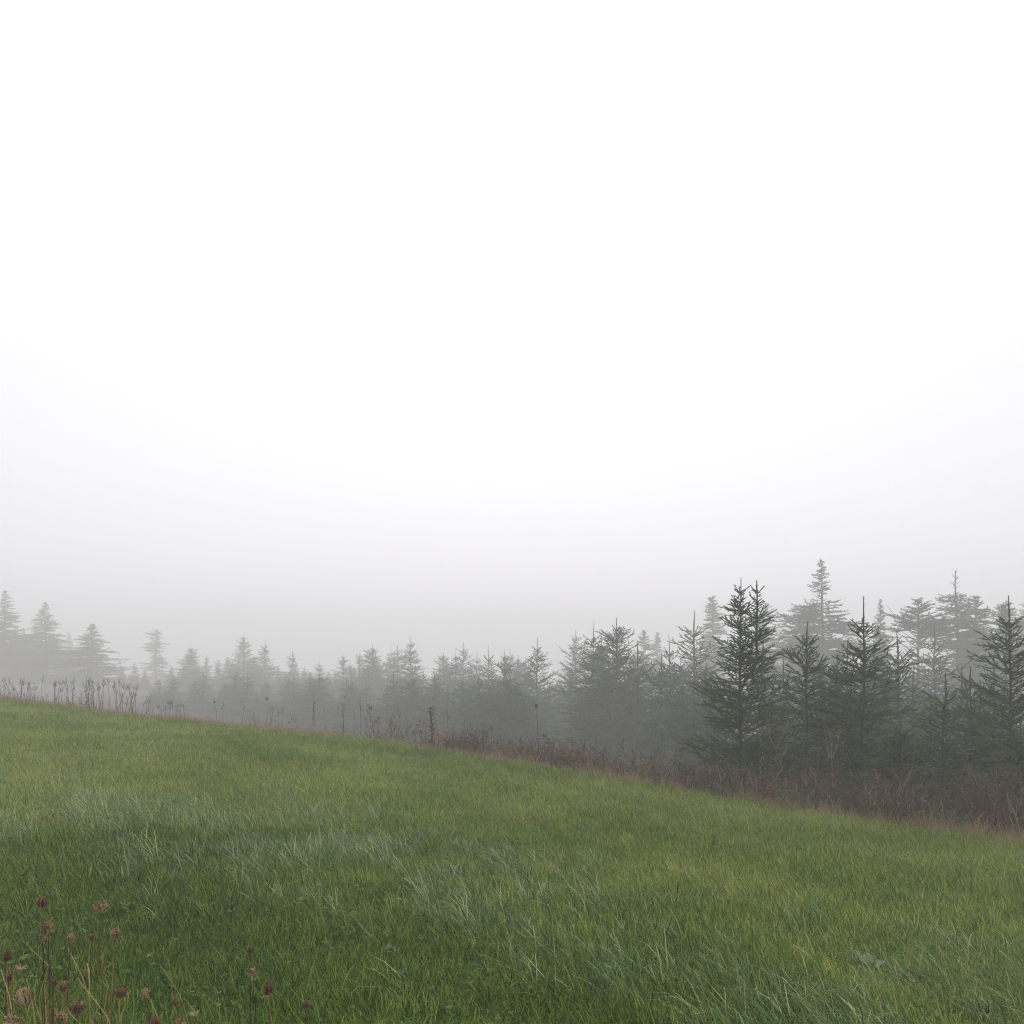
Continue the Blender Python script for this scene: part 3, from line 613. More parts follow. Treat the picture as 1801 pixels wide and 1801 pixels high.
    old(6.3, [(0, 0.25), (0.6, 0.24), (0.82, 0.17), (0.93, 0.10), (1, 0.02)], 209, 1766, 1068, 42, 'old spruce behind the right-edge leader spruce', asym=0.5)
    c = old(6.8, [(0, 0.27), (0.5, 0.19), (0.75, 0.12), (0.90, 0.075), (0.96, 0.05), (1, 0.015)], 210, 1257, 1050, 70, 'pale hazy old spruce rising left behind the two-topped spruce', asym=0.3)
    plant(c, 'old_spruce', 'pale spruce top, left one of the twin tops right of the broad bushy spruce', 1134, 1110, 60, None, 0.75, 6.8, 1.0)
    plant(c, 'old_spruce', 'palest spruce top, right one of the twin tops right of the broad bushy spruce', 1154, 1113, 85, None, 0.8, 6.8, 3.0)
    plant(a, 'old_spruce', 'hazy pointed spruce top just right of the long leader shoot', 1547, 1056, 48, None, 0.6, 6.8, 2.0)
    plant(c, 'old_spruce', 'faint old spruce at the very right picture edge', 1806, 1060, 75, None, 0.9, 6.8, 5.0)
    plant(c, 'old_spruce', 'faint old spruce seen between the two tops of the near spruce', 1345, 1062, 85, None, 0.9, 6.8, 4.0)
    plant(b, 'old_spruce', 'hazy old spruce behind the candelabra-topped near spruce', 1395, 1108, 58, None, 0.9, 6.4, 4.0)
build_trees()

# ------------------------------------------------------------------ dead weed stalks along the crest
def weed_mesh(i, kind):
    rng = np.random.default_rng(300 + i); g = Geo(); h = Geo()
    k = 6; u = np.linspace(0, 1, k); b = rng.normal(0, 0.09); b2 = rng.normal(0, 0.06)
    P = np.stack([b * u ** 1.6, b2 * u ** 1.6, u], -1) + rng.normal(0, 0.005, (k, 3))
    tubes(g, P, 0.0055 * (1.05 - 0.6 * u), 4, 0.35)
    n = {'plume': 9, 'button': 5, 'umbel': 12}[kind]
    tops = []
    for q in range(n):
        f = {'plume': rng.uniform(0.84, 1.0), 'button': rng.uniform(0.7, 1.0), 'umbel': 0.97}[kind]
        p = np.array([np.interp(f, u, P[:, j]) for j in range(3)]); a = rng.random() * 6.28
        l = {'plume': 0.03 + 0.14 * (1.04 - f), 'button': 0.10 * rng.uniform(0.4, 1.2), 'umbel': 0.05 * rng.uniform(0.5, 1.1)}[kind]
        e = p + np.array([math.cos(a) * l * 0.8, math.sin(a) * l * 0.8, l * (0.9 if kind != 'umbel' else 0.7)])
        tubes(h, np.stack([p, (p + e) / 2 + [0, 0, -0.005], e]), np.array([0.003, 0.0025, 0.002]), 3, 0.3); tops.append(e)
    T = np.array(tops + [P[-1]])
    needles(h, T - [0, 0, 0.028], T + [0, 0, 0.03], np.full(len(T), 0.35), 120 if kind == 'plume' else 220, 0.014, 0.007, 1.2, rng)
    # a few curled leaves down the stem
    nl = 4; f = rng.uniform(0.2, 0.75, nl); p = np.stack([np.interp(f, u, P[:, j]) for j in range(3)], -1)
    needles(g, p, p + [0, 0, 0.03], np.full(nl, 0.45), 40, 0.045, 0.009, 1.3, rng)
    return g.mesh('weed_stem', M['weed'], False), h.mesh('weed_head', M['weed'], False)
def build_weeds():
    V = [(weed_mesh(i, ('plume', 'button', 'plume', 'umbel', 'plume', 'button')[i]),) for i in range(6)]
    def weed(px, top, s, kind, label, group=None, thick=1.0, lean=0.0):
        # s = distance past the edge; find depth along this column of sight
        ds = np.linspace(5, 45, 900); xs = (px - 900.5) / F * ds; d = float(np.interp(s, edge_s(xs, ds), ds))
        p = at(px, top, d); b = gz(p[0], p[1]); H = p[2] - b
        if H < 0.2: H = 0.35
        t = thing('weed_stalk', label, 'weed', (p[0], p[1], b - 0.02), group)
        k = thick * (0.75 + 0.25 * H); t.scale = (k, k, H + 0.02); t.rotation_euler = (RNG.normal(0, 0.05), lean + RNG.normal(0, 0.06), RNG.random() * 6.28)
        me = V[kind][0]
        obj('stem', me[0], t); o = obj('seed_head', me[1], t); o['kind'] = 'stuff'
    L1 = 'dark dead weed stalk in the thick row along the left crest'; G1 = 'weed stalks along the left crest'
    for i in range(86):
        px = 8 + 320 * np.clip((i + 3.5 * RNG.normal()) / 86, 0, 1)
        top = np.interp(px, [0, 100, 180, 230, 290, 330], [1192, 1195, 1186, 1205, 1226, 1240]) + abs(RNG.normal(0, 20)) - 3
        weed(px, top, RNG.uniform(0.1, 1.3), int(RNG.choice([0, 2, 4, 4, 1])), L1, G1, RNG.uniform(0.8, 1.3), RNG.normal(0.06, 0.12))
    G2 = 'weed stalks along the middle crest'
    for q, (px, top) in enumerate(((384,1234),(392,1238),(425,1228),(436,1252),(443,1250),(457,1262),(469,1228),(473,1245),(480,1240),(489,1248),(497,1246),(512,1270),(518,1255),(527,1263),(545,1255),(552,1226),(557,1240),(575,1250),(603,1225),(606,1238),(622,1254),(635,1235),(640,1250),(648,1244),(664,1240),(667,1262),(680,1258),(690,1264),(702,1262),(714,1245),(725,1262),(737,1268),(746,1272),(783,1246),(788,1250),(815,1272),(826,1268))):
        L2 = 'thin dead weed stalk on open crest, %s from left before the leafy stalk' % ORD[q] if px < 757 else ('thin weed stalk on the crest, %s right of the pale straw clump' % ('first', 'second', 'third', 'fourth')[q - 33])
        weed(px, top, RNG.uniform(0.2, 2.5), int(RNG.choice([1, 5, 3, 0])), L2, G2, RNG.uniform(0.7, 1.0))
    L3 = 'brown dead weed stalk in the undergrowth along the right edge'; G3 = 'weed stalks along the right edge'
    for i in range(70):
        px = 840 + 955 * (i + RNG.random()) / 70; e = np.interp(px, [840, 1050, 1250, 1480, 1801], [1328, 1365, 1400, 1440, 1480])
        weed(px, e - RNG.uniform(25, 60 + 50 * (px - 840) / 960), RNG.uniform(0.2, 2.2), int(RNG.integers(0, 6)), L3, G3, RNG.uniform(0.9, 1.5), RNG.normal(0, 0.12))
    weed(949, 1241, 0.9, 3, 'tall thin dark stem with a flat umbel, standing alone right of centre', None, 0.9)
    weed(882, 1292, 0.7, 5, 'dark weed stalk beside the reddish shrub right of the leafy stalk', None, 1.0)
    # the leafy stalk and the straw clump right of centre
    rng = np.random.default_rng(77); ds = np.linspace(5, 45, 900); xs = (757 - 900.5) / F * ds; d = float(np.interp(0.5, edge_s(xs, ds), ds))
    p = at(757, 1245, d); b = gz(p[0], p[1]); H = p[2] - b
    t = thing('leafy_stalk', 'thick withered stalk wrapped in curled brown leaves on the crest', 'plant', (p[0], p[1], b))
    g = Geo(); u = np.linspace(0, 1, 8); P = np.stack([0.03 * np.sin(u * 3), 0 * u, u * H], -1); tubes(g, P, 0.016 * (1.1 - 0.5 * u), 6, 0.5); obj('stem', g.mesh('leafy_stalk_stem', M['weed']), t)
    g = Geo(); needles(g, P[1:-1], P[2:], np.full(6, 0.45), 75, 0.10, 0.04, 1.2, rng); needles(g, P[1:-1], P[2:], np.full(6, 0.8), 30, 0.09, 0.03, 1.9, rng)
    o = obj('leaves', g.mesh('leafy_stalk_leaves', M['dead_leaf'], False), t); o['kind'] = 'stuff'
    xs = (772 - 900.5) / F * ds; d = float(np.interp(0.6, edge_s(xs, ds), ds)); p = at(772, 1260, d); b = gz(p[0], p[1])
    t = thing('straw_clump', 'pale clump of tall dry grass right beside the leafy stalk', 'grass clump', (p[0], p[1], b))
    g = Geo(); n = 70; base = np.stack([0.08 * RNG.normal(size=n), 0.08 * RNG.normal(size=n), 0 * np.zeros(n)], -1)
    blades(g, base, RNG.random(n) * 6.28, RNG.uniform(0.4, 0.95, n), np.full(n, 0.008), np.abs(RNG.normal(0.08, 0.08, n)), np.abs(RNG.normal(0.3, 0.3, n)), np.clip(RNG.normal(0.6, 0.15, n), 0, 0.85))
    o = obj('blades', g.mesh('straw_clump', M['straw']), t); o['kind'] = 'stuff'
build_weeds()

# ------------------------------------------------------------------ shrubs and saplings at the edge
def shrub_mesh(i, h, spread, n, mat, leafy, leaves_mat='dead_leaf'):
    rng = np.random.default_rng(400 + i); g = Geo(); lf = Geo()
    a = rng.random(n) * 6.28; hh = h * rng.uniform(0.45, 1.05, n); rr = spread * rng.uniform(0.1, 1.0, n)
    b = np.stack([0.10 * rng.normal(size=n), 0.10 * rng.normal(size=n), np.full(n, -0.03)], -1)
    u = np.linspace(0, 1, 6)[None, :, None]
    P = b[:, None] + np.stack([np.cos(a), np.sin(a), 0 * a], -1)[:, None] * rr[:, None, None] * u ** 1.4 + np.array([0, 0, 1.0]) * hh[:, None, None] * (u - 0.12 * u ** 3) + rng.normal(0, 0.015, (n, 6, 3)) * u
    t = np.clip(rng.normal(0.45, 0.25, n), 0, 1); tubes(g, P, np.outer(rng.uniform(0.003, 0.006, n), [1, 0.9, 0.8, 0.65, 0.5, 0.25]), 3, t)
    tw = []; tt = []
    for q in range(n):
        for _ in range(5):
            f = rng.uniform(0.35, 0.95); ii = min(int(f * 5), 4); p = P[q, ii] + (P[q, ii + 1] - P[q, ii]) * (f * 5 - ii)
            d = unit(unit(P[q, ii + 1] - P[q, ii]) + rng.normal(0, 0.5, 3)); l = rng.uniform(0.08, 0.26)
            tw.append((p, p + d * l * 0.5, p + d * l + [0, 0, 0.03])); tt.append(t[q])
    tw = np.array(tw); tt = np.array(tt); tubes(g, tw, np.broadcast_to(np.array([0.0022, 0.0018, 0.001]), (len(tw), 3)), 3, tt)
    needles(lf, tw[:, :2].reshape(-1, 3), tw[:, 1:].reshape(-1, 3), np.clip(rng.normal(0.5, 0.3, 2 * len(tw)), 0, 1), leafy, 0.036, 0.018, 1.1, rng)
    return g.mesh('shrub_stems', M[mat], False), lf.mesh('shrub_leaves', M[leaves_mat], False)
def put_at_edge(px, s):
    ds = np.linspace(4, 45, 900); xs = (px - 900.5) / F * ds; d = float(np.interp(s, edge_s(xs, ds), ds)); x = (px - 900.5) / F * d
    return np.array([x, d, gz(x, d)])
def shrub(me, px, s, sc_, name, label, group=None, cat='shrub'):
    p = put_at_edge(px, s); t = thing(name, label, cat, p, group); t.scale = (sc_, sc_, sc_ * RNG.uniform(0.9, 1.1)); t.rotation_euler = (0, 0, RNG.random() * 6.28)
    o = obj('stems', me[0], t); o['kind'] = 'stuff'; o = obj('leaves', me[1], t); o['kind'] = 'stuff'
def limb_tree(name, label, px, s, pts, forks, mat, leaf=None, r0=0.012, cat='sapling', density=14, rng=np.random.default_rng(5)):
    """pts: (photo px offset x, metres up) of the main stem; forks: lists of the same"""
    p = put_at_edge(px, s); k_ = p[1] / F
    t = thing(name, label, cat, p)
    def line(q, n=8, wob=0.008):
        q = np.array(q, float); cum = np.concatenate([[0], np.cumsum(np.hypot(np.diff(q[:, 0]) * k_, np.diff(q[:, 1])))]); u = np.linspace(0, cum[-1], n)
        return np.stack([np.interp(u, cum, q[:, 0]) * k_, np.cumsum(rng.normal(0, wob, n)), np.interp(u, cum, q[:, 1])], -1)
    g = Geo(); P = line([(0, -0.05)] + pts); tubes(g, P, np.linspace(r0, r0 * 0.3, 8), 5, np.clip(rng.normal(0.6, 0.1), 0, 1)); obj('trunk', g.mesh(name, M[mat]), t)
    ends = [P[4:]]
    for f in forks:
        g = Geo(); Q = line(f); tubes(g, Q, np.linspace(r0 * 0.55, r0 * 0.18, 8), 4, np.clip(rng.normal(0.6, 0.15), 0, 1)); obj('branch', g.mesh(name + '_branch', M[mat]), t); ends.append(Q[3:])
    if leaf:
        g = Geo(); h = Geo()
        for E in ends:
            S = []
            for q in range(density):
                i = rng.integers(0, len(E)); d = unit(rng.normal(0, 1, 3) + [0, 0, 0.9]); l = rng.uniform(0.08, 0.28); S.append((E[i], E[i] + d * l * 0.5, E[i] + d * l))
            S = np.array(S); tubes(g, S, np.broadcast_to(np.array([0.0025, 0.002, 0.001]), (len(S), 3)), 3, 0.5)
            needles(h, S[:, :2].reshape(-1, 3), S[:, 1:].reshape(-1, 3), np.clip(rng.normal(0.7, 0.2, 2 * len(S)), 0, 1), 45, 0.032, 0.014, 1.1, rng)
        o = obj('twigs', g.mesh(name + '_twigs', M[mat], False), t); o['kind'] = 'stuff'
        o = obj('leaves', h.mesh(name + '_leaves', M[leaf], False), t); o['kind'] = 'stuff'
def build_shrubs():
    br = [shrub_mesh(i, RNG.uniform(0.75, 1.0), RNG.uniform(0.35, 0.6), 24, 'bramble', 9) for i in range(5)]
    for i in range(64):
        px = 790 + 1015 * (i + RNG.random()) / 64
        shrub(br[i % 5], px, RNG.uniform(0.5, 2.6), RNG.uniform(0.65, 1.1), 'bramble', 'brown leafless bramble bush in the tangle along the right edge', 'brambles along the right edge')
    for px in (600, 640, 662, 700, 735):
        shrub(br[int(px) % 5], px, RNG.uniform(0.6, 1.8), RNG.uniform(0.5, 0.75), 'bramble', 'small faint bramble bush on the crest left of the leafy stalk', 'small brambles left of the leafy stalk')
    red = shrub_mesh(20, 1.25, 0.55, 70, 'red_twig', 7); red2 = shrub_mesh(21, 1.35, 0.28, 36, 'red_twig', 6); dark = shrub_mesh(22, 0.85, 0.35, 60, 'bramble', 20)
    shrub(red, 1742, 0.9, 1.0, 'red_twig_shrub', 'big shrub of bright rusty red twigs near the right edge')
    shrub(red2, 1585, 1.0, 0.95, 'red_twig_shrub', 'upright reddish shrub below the small yellow-green spruce')
    shrub(red2, 1340, 1.1, 0.6, 'red_twig_shrub', 'small reddish shrub left of the pale forked sapling')
    shrub(dark, 836, 0.7, 1.0, 'dense_shrub', 'dense dark purplish shrub on the crest right of the leafy stalk')
    shrub(dark, 806, 0.6, 0.8, 'dense_shrub', 'smaller dense brown shrub between leafy stalk and dark purplish shrub')
    shrub(dark, 1440, 0.6, 1.0, 'dense_shrub', 'dense rusty brown shrub below the near spruces right of the pale sapling')
    shrub(dark, 1010, 0.9, 0.9, 'dense_shrub', 'dense brown shrub right of the tall umbel stem')
    grn = shrub_mesh(23, 0.5, 0.4, 46, 'bramble', 45, 'broad')
    shrub(grn, 1402, 0.35, 0.95, 'leafy_shrub', 'low green-leaved shrub at the edge below the pale sapling')
    shrub(grn, 1268, 0.3, 0.7, 'leafy_shrub', 'low green-leaved weed patch at the edge left of the pale sapling')
    shrub(grn, 1648, 0.5, 0.8, 'leafy_shrub', 'scraggly green-leaved shrub between yellow-green spruce and red-twigged shrub')
    # saplings
    limb_tree('sapling', 'pale forked sapling with a yellowish leafy top in front of the twin-topped spruce', 1350, 1.3, [(-1, 0.35), (-2, 0.62), (-7, 1.0), (-14, 1.35)], [[(-1, 0.42), (-7, 0.55), (-14, 0.68)], [(-2, 0.62), (4, 0.75), (10, 0.9)], [(-3, 0.68), (-6, 0.85), (-12, 0.98)]], 'pale_bark', 'needle_yellow', 0.016)
    limb_tree('sapling', 'slender sapling leaning left with a rusty leafless top', 1402, 1.8, [(-6, 0.4), (-22, 0.9), (-38, 1.35), (-50, 1.6)], [[(-30, 1.1), (-20, 1.35), (-18, 1.55)], [(-38, 1.35), (-30, 1.5), (-22, 1.65)]], 'pale_bark', 'dead_leaf', 0.010)
    limb_tree('sapling', 'straight thin sapling with a reddish top behind the brambles', 1466, 1.6, [(0, 0.6), (-1, 1.0), (-4, 1.6)], [[(-2, 1.15), (-12, 1.35), (-16, 1.5)], [(-2, 1.2), (8, 1.4), (10, 1.55)]], 'pale_bark', 'dead_leaf', 0.009)
    limb_tree('bare_stem', 'pale bare forked stem right of the pale sapling', 1417, 0.9, [(0, 0.35), (-1, 0.8)], [[(0, 0.22), (-8, 0.45)], [(0, 0.6), (-6, 0.75)]], 'pale_bark', None, 0.009, 'stem')
    limb_tree('bare_stem', 'short pale stem with a raised arm left of the pale sapling', 1293, 1.0, [(0, 0.3), (-2, 0.55), (-2, 0.8)], [[(-1, 0.42), (-10, 0.68), (-16, 0.8)]], 'pale_bark', None, 0.008, 'stem')
    limb_tree('bare_stem', 'straight pale bare pole right of the upright reddish shrub', 1605, 0.8, [(0, 0.4), (0, 0.75)], [[(0, 0.5), (4, 0.62)]], 'pale_bark', None, 0.010, 'stem')
    limb_tree('bare_stem', 'pale branch with a raised hook above the upright reddish shrub', 1585, 0.9, [(0, 0.5), (4, 0.72), (14, 0.9), (20, 1.0)], [[(2, 0.66), (-6, 0.85), (-20, 0.98)]], 'pale_bark', None, 0.008, 'stem')
    limb_tree('bare_stem', 'pale stem leaning left out of the red-twigged shrub', 1722, 0.8, [(-6, 0.25), (-18, 0.5), (-30, 0.78)], [], 'pale_bark', None, 0.009, 'stem')
    limb_tree('bare_stem', 'long pale straw-coloured stem leaning left at the right picture edge', 1798, 0.15, [(-5, 0.22), (-12, 0.42), (-26, 0.68)], [], 'pale_bark', None, 0.009, 'stem')
    limb_tree('bare_stem', 'second pale stem fanning out at the right picture edge', 1790, 0.5, [(-10, 0.4), (-18, 0.75)], [[(-5, 0.2), (-2, 0.6)]], 'pale_bark', None, 0.008, 'stem')
    limb_tree('bare_stem', 'thin curved pale stem between the yellow-green spruce and red-twigged shrub', 1657, 0.5, [(1, 0.3), (-3, 0.62)], [], 'pale_bark', None, 0.007, 'stem')
    limb_tree('bare_stem', 'slanting pale twig left of the upright reddish shrub', 1500, 0.5, [(5, 0.12), (14, 0.3), (22, 0.42)], [[(10, 0.2), (8, 0.45)]], 'pale_bark', None, 0.007, 'stem')
    limb_tree('bare_stem', 'pale curved grass stem below the broad bushy spruce', 983, 1.2, [(1, 0.4), (3, 0.75), (8, 0.95)], [], 'pale_bark', None, 0.008, 'stem')
build_shrubs()

# ------------------------------------------------------------------ foreground: wild carrot seed heads
def carrot(px, py, r_px, kind, label, d=3.0, tint=0.45, stem=0.5, base_dx=0, tilt=(0, 0), via=None, name='wild_carrot'):
    rng = np.random.default_rng(int(px * 7 + py)); c = at(px, py, d); Rr = 0.88 * r_px / F * d
    bx = c[0] + base_dx / F * d; by = d + rng.normal(0, 0.05); bz = gz(bx, by)
    t = thing(name, label, 'seed head', (bx, by, bz)); o0 = np.array([bx, by, bz])
    ax = unit(np.array([tilt[0], tilt[1], 1.0])); foot = c - ax * Rr * 1.0
    pts = [o0 - [0, 0, 0.03]] + ([at(v[0], v[1], d) for v in via] if via else [o0 * 0.5 + foot * 0.5 + [rng.normal(0, 0.012), rng.normal(0, 0.012), 0]]) + [foot]
    pts = np.array(pts); cum = np.concatenate([[0], np.cumsum(np.linalg.norm(np.diff(pts, axis=0), axis=1))]); u = np.linspace(0, cum[-1], 14)
    P = np.stack([np.interp(u, cum, pts[:, j]) for j in range(3)], -1)
    P[1:-1] = (P[:-2] + 2 * P[1:-1] + P[2:]) / 4; P[1:-1] = (P[:-2] + 2 * P[1:-1] + P[2:]) / 4
    g = Geo(); tubes(g, P - o0, np.linspace(0.0025, 0.0016, 14), 6, np.repeat(np.clip(stem + 0.25 * np.sin(np.arange(14) * 0.6 + px), 0, 1), 6)); obj('stem', g.mesh('carrot_stem', M['carrot_stem']), t)
    e1 = unit(np.cross(ax, [0.2, 1, 0.1])); e2 = np.cross(ax, e1)
    h = Geo(); ln = []; lt = []; ends = []
    n = {'nest': 34, 'open': 26, 'ragged': 16, 'bud': 14, 'star': 12}[kind]
    for i in range(n):
        a = i * 2.399 + rng.normal(0, 0.15); u = np.linspace(0, 1, 7); inner = rng.uniform(0.45, 1.12) if kind in ('nest', 'bud') else rng.uniform(0.6, 1.1)
        if kind in ('nest', 'bud'):
            th = 0.12 + u * rng.uniform(1.55, 2.75); rr = np.sin(th) * Rr * inner; zz = (1 - np.cos(th)) * Rr * (1.05 if kind == 'nest' else 1.35)
        else:
            sp = rng.uniform(0.25, 1.25) if kind == 'open' else rng.uniform(0.1, 1.5)
            if kind == 'star': sp = rng.uniform(0.9, 1.6)
            rr = np.sin(sp * u) * Rr * 1.5 * inner * u ** 0.3; zz = np.cos(sp) * u * Rr * 1.9 * inner
        q = foot + (e1 * math.cos(a) + e2 * math.sin(a)) * rr[:, None] + ax * zz[:, None]
        ln.append(q - o0); lt.append(np.clip(tint + rng.normal(0.16, 0.22), 0, 1)); ends.append(q[-1] - o0)
    tubes(h, np.array(ln), np.broadcast_to(np.linspace(0.0014, 0.0009, 7) * (0.75 + Rr / 0.03 * 0.5), (n, 7)), 4, np.array(lt))
    hd = obj('seed_head', h.mesh('carrot_head', M['carrot_head']), t); hd['kind'] = 'stuff'
    s = Geo(); E = np.array(ends); dirs = rng.normal(0, 0.5, E.shape) + ax
    needles(s, E - unit(dirs) * 0.004, E + unit(dirs) * 0.004, np.clip(np.array(lt) + 0.05, 0, 1), 1900 if kind != 'star' else 900, 0.0065, 0.0022, 1.3, rng)
    if kind in ('nest', 'bud'):
        core = foot - o0 + ax * Rr * 1.0; nn = 34; v = rng.normal(size=(nn, 3)); v = unit(v) * Rr * 0.52 * rng.random((nn, 1)) ** 0.4 + core
        needles(s, v, v + rng.normal(0, 0.004, (nn, 3)), np.full(nn, tint * 0.6), 1500, 0.008, 0.003, 1.2, rng)
    o = obj('seeds', s.mesh('carrot_seeds', M['carrot_head'], False), hd); o['kind'] = 'stuff'
    b = Geo(); q = []
    for i in range(9):
        a = i * 0.7 + rng.random(); l = Rr * rng.uniform(0.7, 1.9); dr = e1 * math.cos(a) + e2 * math.sin(a); f0 = foot - o0
        q.append(np.array([f0, f0 + dr * l * 0.5 - ax * l * 0.02, f0 + dr * l * 0.95 - ax * l * rng.uniform(-0.8, 0.5)]))
    tubes(b, np.array(q), np.broadcast_to(np.array([0.0010, 0.0009, 0.0004]), (9, 3)), 3, 0.8); o = obj('bracts', b.mesh('carrot_bracts', M['carrot_stem']), t); o['kind'] = 'stuff'
def dry_stem(pts, label, d=3.0, tint=0.85, r=0.0022, group=None):
    P = np.array([at(x, y, d) for x, y in pts]); b = P[-1].copy(); b[2] = gz(b[0], b[1]); P = np.concatenate([P, [b - [0, 0, 0.02]]])
    t = thing('dry_stem', label, 'stem', b, group); cum = np.concatenate([[0], np.cumsum(np.linalg.norm(np.diff(P, axis=0), axis=1))]); u = np.linspace(0, cum[-1], 16)
    Q = np.stack([np.interp(u, cum, P[:, j]) for j in range(3)], -1); Q[1:-1] = (Q[:-2] + 2 * Q[1:-1] + Q[2:]) / 4
    g = Geo(); tubes(g, Q - b, np.linspace(r * 0.6, r, 16), 6, tint); obj('stem', g.mesh('dry_stem', M['carrot_stem']), t)
def build_foreground():
    C = carrot
    C(75, 1588, 9, 'nest', 'dark closed seed head on the topmost left stem', 3.0, 0.30, 0.2, 12)
    C(179, 1594, 11, 'open', 'spiky open seed head on a tall reddish stem', 2.95, 0.60, 0.45, -10, (0.25, 0), [(182, 1640), (181, 1725), (170, 1755)])
    C(203, 1643, 9.5, 'nest', 'pale brown cupped seed head right of the spiky one', 3.0, 0.62, 0.5, -3, (0.15, 0))
    C(81, 1640, 11, 'ragged', 'ragged broken brown seed head on a black stem at the left', 3.0, 0.42, 0.02, 22, (0.25, 0), [(92, 1690), (99, 1760)])
    C(86, 1622, 7, 'ragged', 'small tattered rusty tuft above the ragged broken seed head', 3.03, 0.45, 0.05, 15, (0.2, 0))
    C(124, 1652, 6, 'bud', 'small pale bud-like seed head in the middle of the left cluster', 3.0, 0.78, 0.3, 4)
    C(11, 1683, 8, 'nest', 'dark striped seed head at the far left picture edge', 2.9, 0.22, 0.3, -6, (0.2, 0))
    C(15, 1720, 7, 'nest', 'small dark reddish seed head below the striped one at the left edge', 3.05, 0.30, 0.3, -10)
    C(36, 1698, 8, 'star', 'thin pale star-shaped seed head at the left edge', 3.0, 0.85, 0.6, 14)
    C(42, 1754, 16, 'nest', 'largest seed head, pale and fluffy, low in the left corner', 2.6, 0.85, 0.7, 6, (-0.15, -0.2))
    C(94, 1729, 7, 'bud', 'narrow brown seed head beside the black stem', 3.0, 0.45, 0.2, 4)
    C(112, 1738, 7.5, 'bud', 'narrow tilted rusty seed head right of the black stem', 2.95, 0.5, 0.7, -22, (0.35, 0))
    C(214, 1745, 12, 'nest', 'round reddish brown seed head facing sideways on the lower stem', 2.9, 0.36, 0.45, -4, (0.45, -0.25))
    C(255, 1746, 6.5, 'open', 'small pale spiky seed head right of the round reddish one', 3.0, 0.8, 0.6, 1)
    C(138, 1772, 11.5, 'nest', 'dark brown cup-shaped seed head low in the cluster', 2.75, 0.34, 0.2, 2, (0.1, 0))
    C(108, 1791, 9.5, 'nest', 'pale brown oval seed head at the bottom picture edge', 2.7, 0.65, 0.5, 0)
    C(22, 1792, 11, 'ragged', 'ragged pinkish seed head in the bottom left corner', 2.65, 0.7, 0.4, 8)
    C(308, 1763, 7, 'nest', 'small rusty seed head at the bottom between the cluster and the tall dark pair', 3.0, 0.45, 0.5, -2)
    C(272, 1799, 10, 'nest', 'dark reddish seed head cut by the bottom edge, left of two', 2.75, 0.34, 0.4, 0)
    C(317, 1799, 10, 'ragged', 'dark reddish seed head cut by the bottom edge, right of two', 2.75, 0.40, 0.4, 0)
    C(343, 1780, 6, 'star', 'flat pale star-shaped seed head at the bottom', 3.0, 0.85, 0.6, 1)
    C(440, 1672, 4.5, 'bud', 'tiny reddish bud on a thin stem right of the cluster', 3.15, 0.4, 0.1, -6)
    C(446, 1706, 7.5, 'ragged', 'small spiky seed head on a dark stem right of the cluster', 3.0, 0.5, 0.04, -8, (-0.2, 0), [(452, 1725), (443, 1790)])
    C(472, 1741, 10, 'bud', 'long dark oval seed head standing alone right of the cluster', 2.95, 0.2, 0.3, 10)
    C(538, 1769, 5.5, 'bud', 'rightmost tiny seed head at the bottom', 3.0, 0.45, 0.1, 0)
    C(160, 1650, 4, 'bud', 'tiny closed bud on a yellow forked stem', 3.0, 0.4, 0.9, 5, (0.2, 0), [(157, 1668), (143, 1705), (152, 1745)])
    dry_stem([(119, 1667), (130, 1690), (144, 1715), (154, 1745), (163, 1800)], 'long golden bare stem leaning left in the middle of the cluster')
    dry_stem([(136, 1719), (148, 1738), (160, 1751), (176, 1772), (195, 1795)], 'golden bare stem curving right under the forked one', 2.95)
    dry_stem([(1, 1705), (10, 1732), (18, 1755), (22, 1790)], 'pale stem crossing the left picture edge', 2.85, 0.95)
    dry_stem([(80, 1727), (84, 1765), (87, 1800)], 'orange broken stem left of the black stem', 2.9, 0.55)
    dry_stem([(134, 1720), (125, 1745), (117, 1775), (112, 1800)], 'reddish stem leaning right behind the narrow seed heads', 3.05, 0.5)
    dry_stem([(47, 1722), (54, 1752), (62, 1790)], 'yellow stem right of the fluffy seed head', 2.8, 0.9)
    dry_stem([(0, 1750), (20, 1775), (34, 1800)], 'rust-coloured stem slanting in the bottom left corner', 2.7, 0.4)
    dry_stem([(68, 1725), (72, 1760), (76, 1800)], 'thin blackish stem left of the orange broken one', 3.0, 0.05)
    dry_stem([(264, 1757), (274, 1783), (284, 1800)], 'straw-coloured stem slanting right beside the small spiky head', 3.0, 0.85)
    dry_stem([(418, 1770), (422, 1800)], 'short blackish stem left of the tall dark pair', 3.0, 0.05)
    dry_stem([(47, 1660), (68, 1683), (94, 1705)], 'thin green-yellow stem slanting behind the ragged head', 3.1, 0.75, 0.0016)
    for i in range(22):
        x0 = RNG.uniform(-10, 330) * RNG.uniform(0.3, 1); y0 = RNG.uniform(1690, 1790); x1 = x0 + RNG.normal(0, 40); xm = (x0 + x1) / 2 + RNG.normal(0, 12)
        dry_stem([(x0, y0), (xm, (y0 + 1810) / 2), (x1, 1815)], 'thin dry stem tangled among the seed heads in the left corner', RNG.uniform(2.75, 3.15), float(RNG.choice([0.15, 0.5, 0.8, 0.95])), RNG.uniform(0.0011, 0.0019), 'tangled dry stems in the left corner')
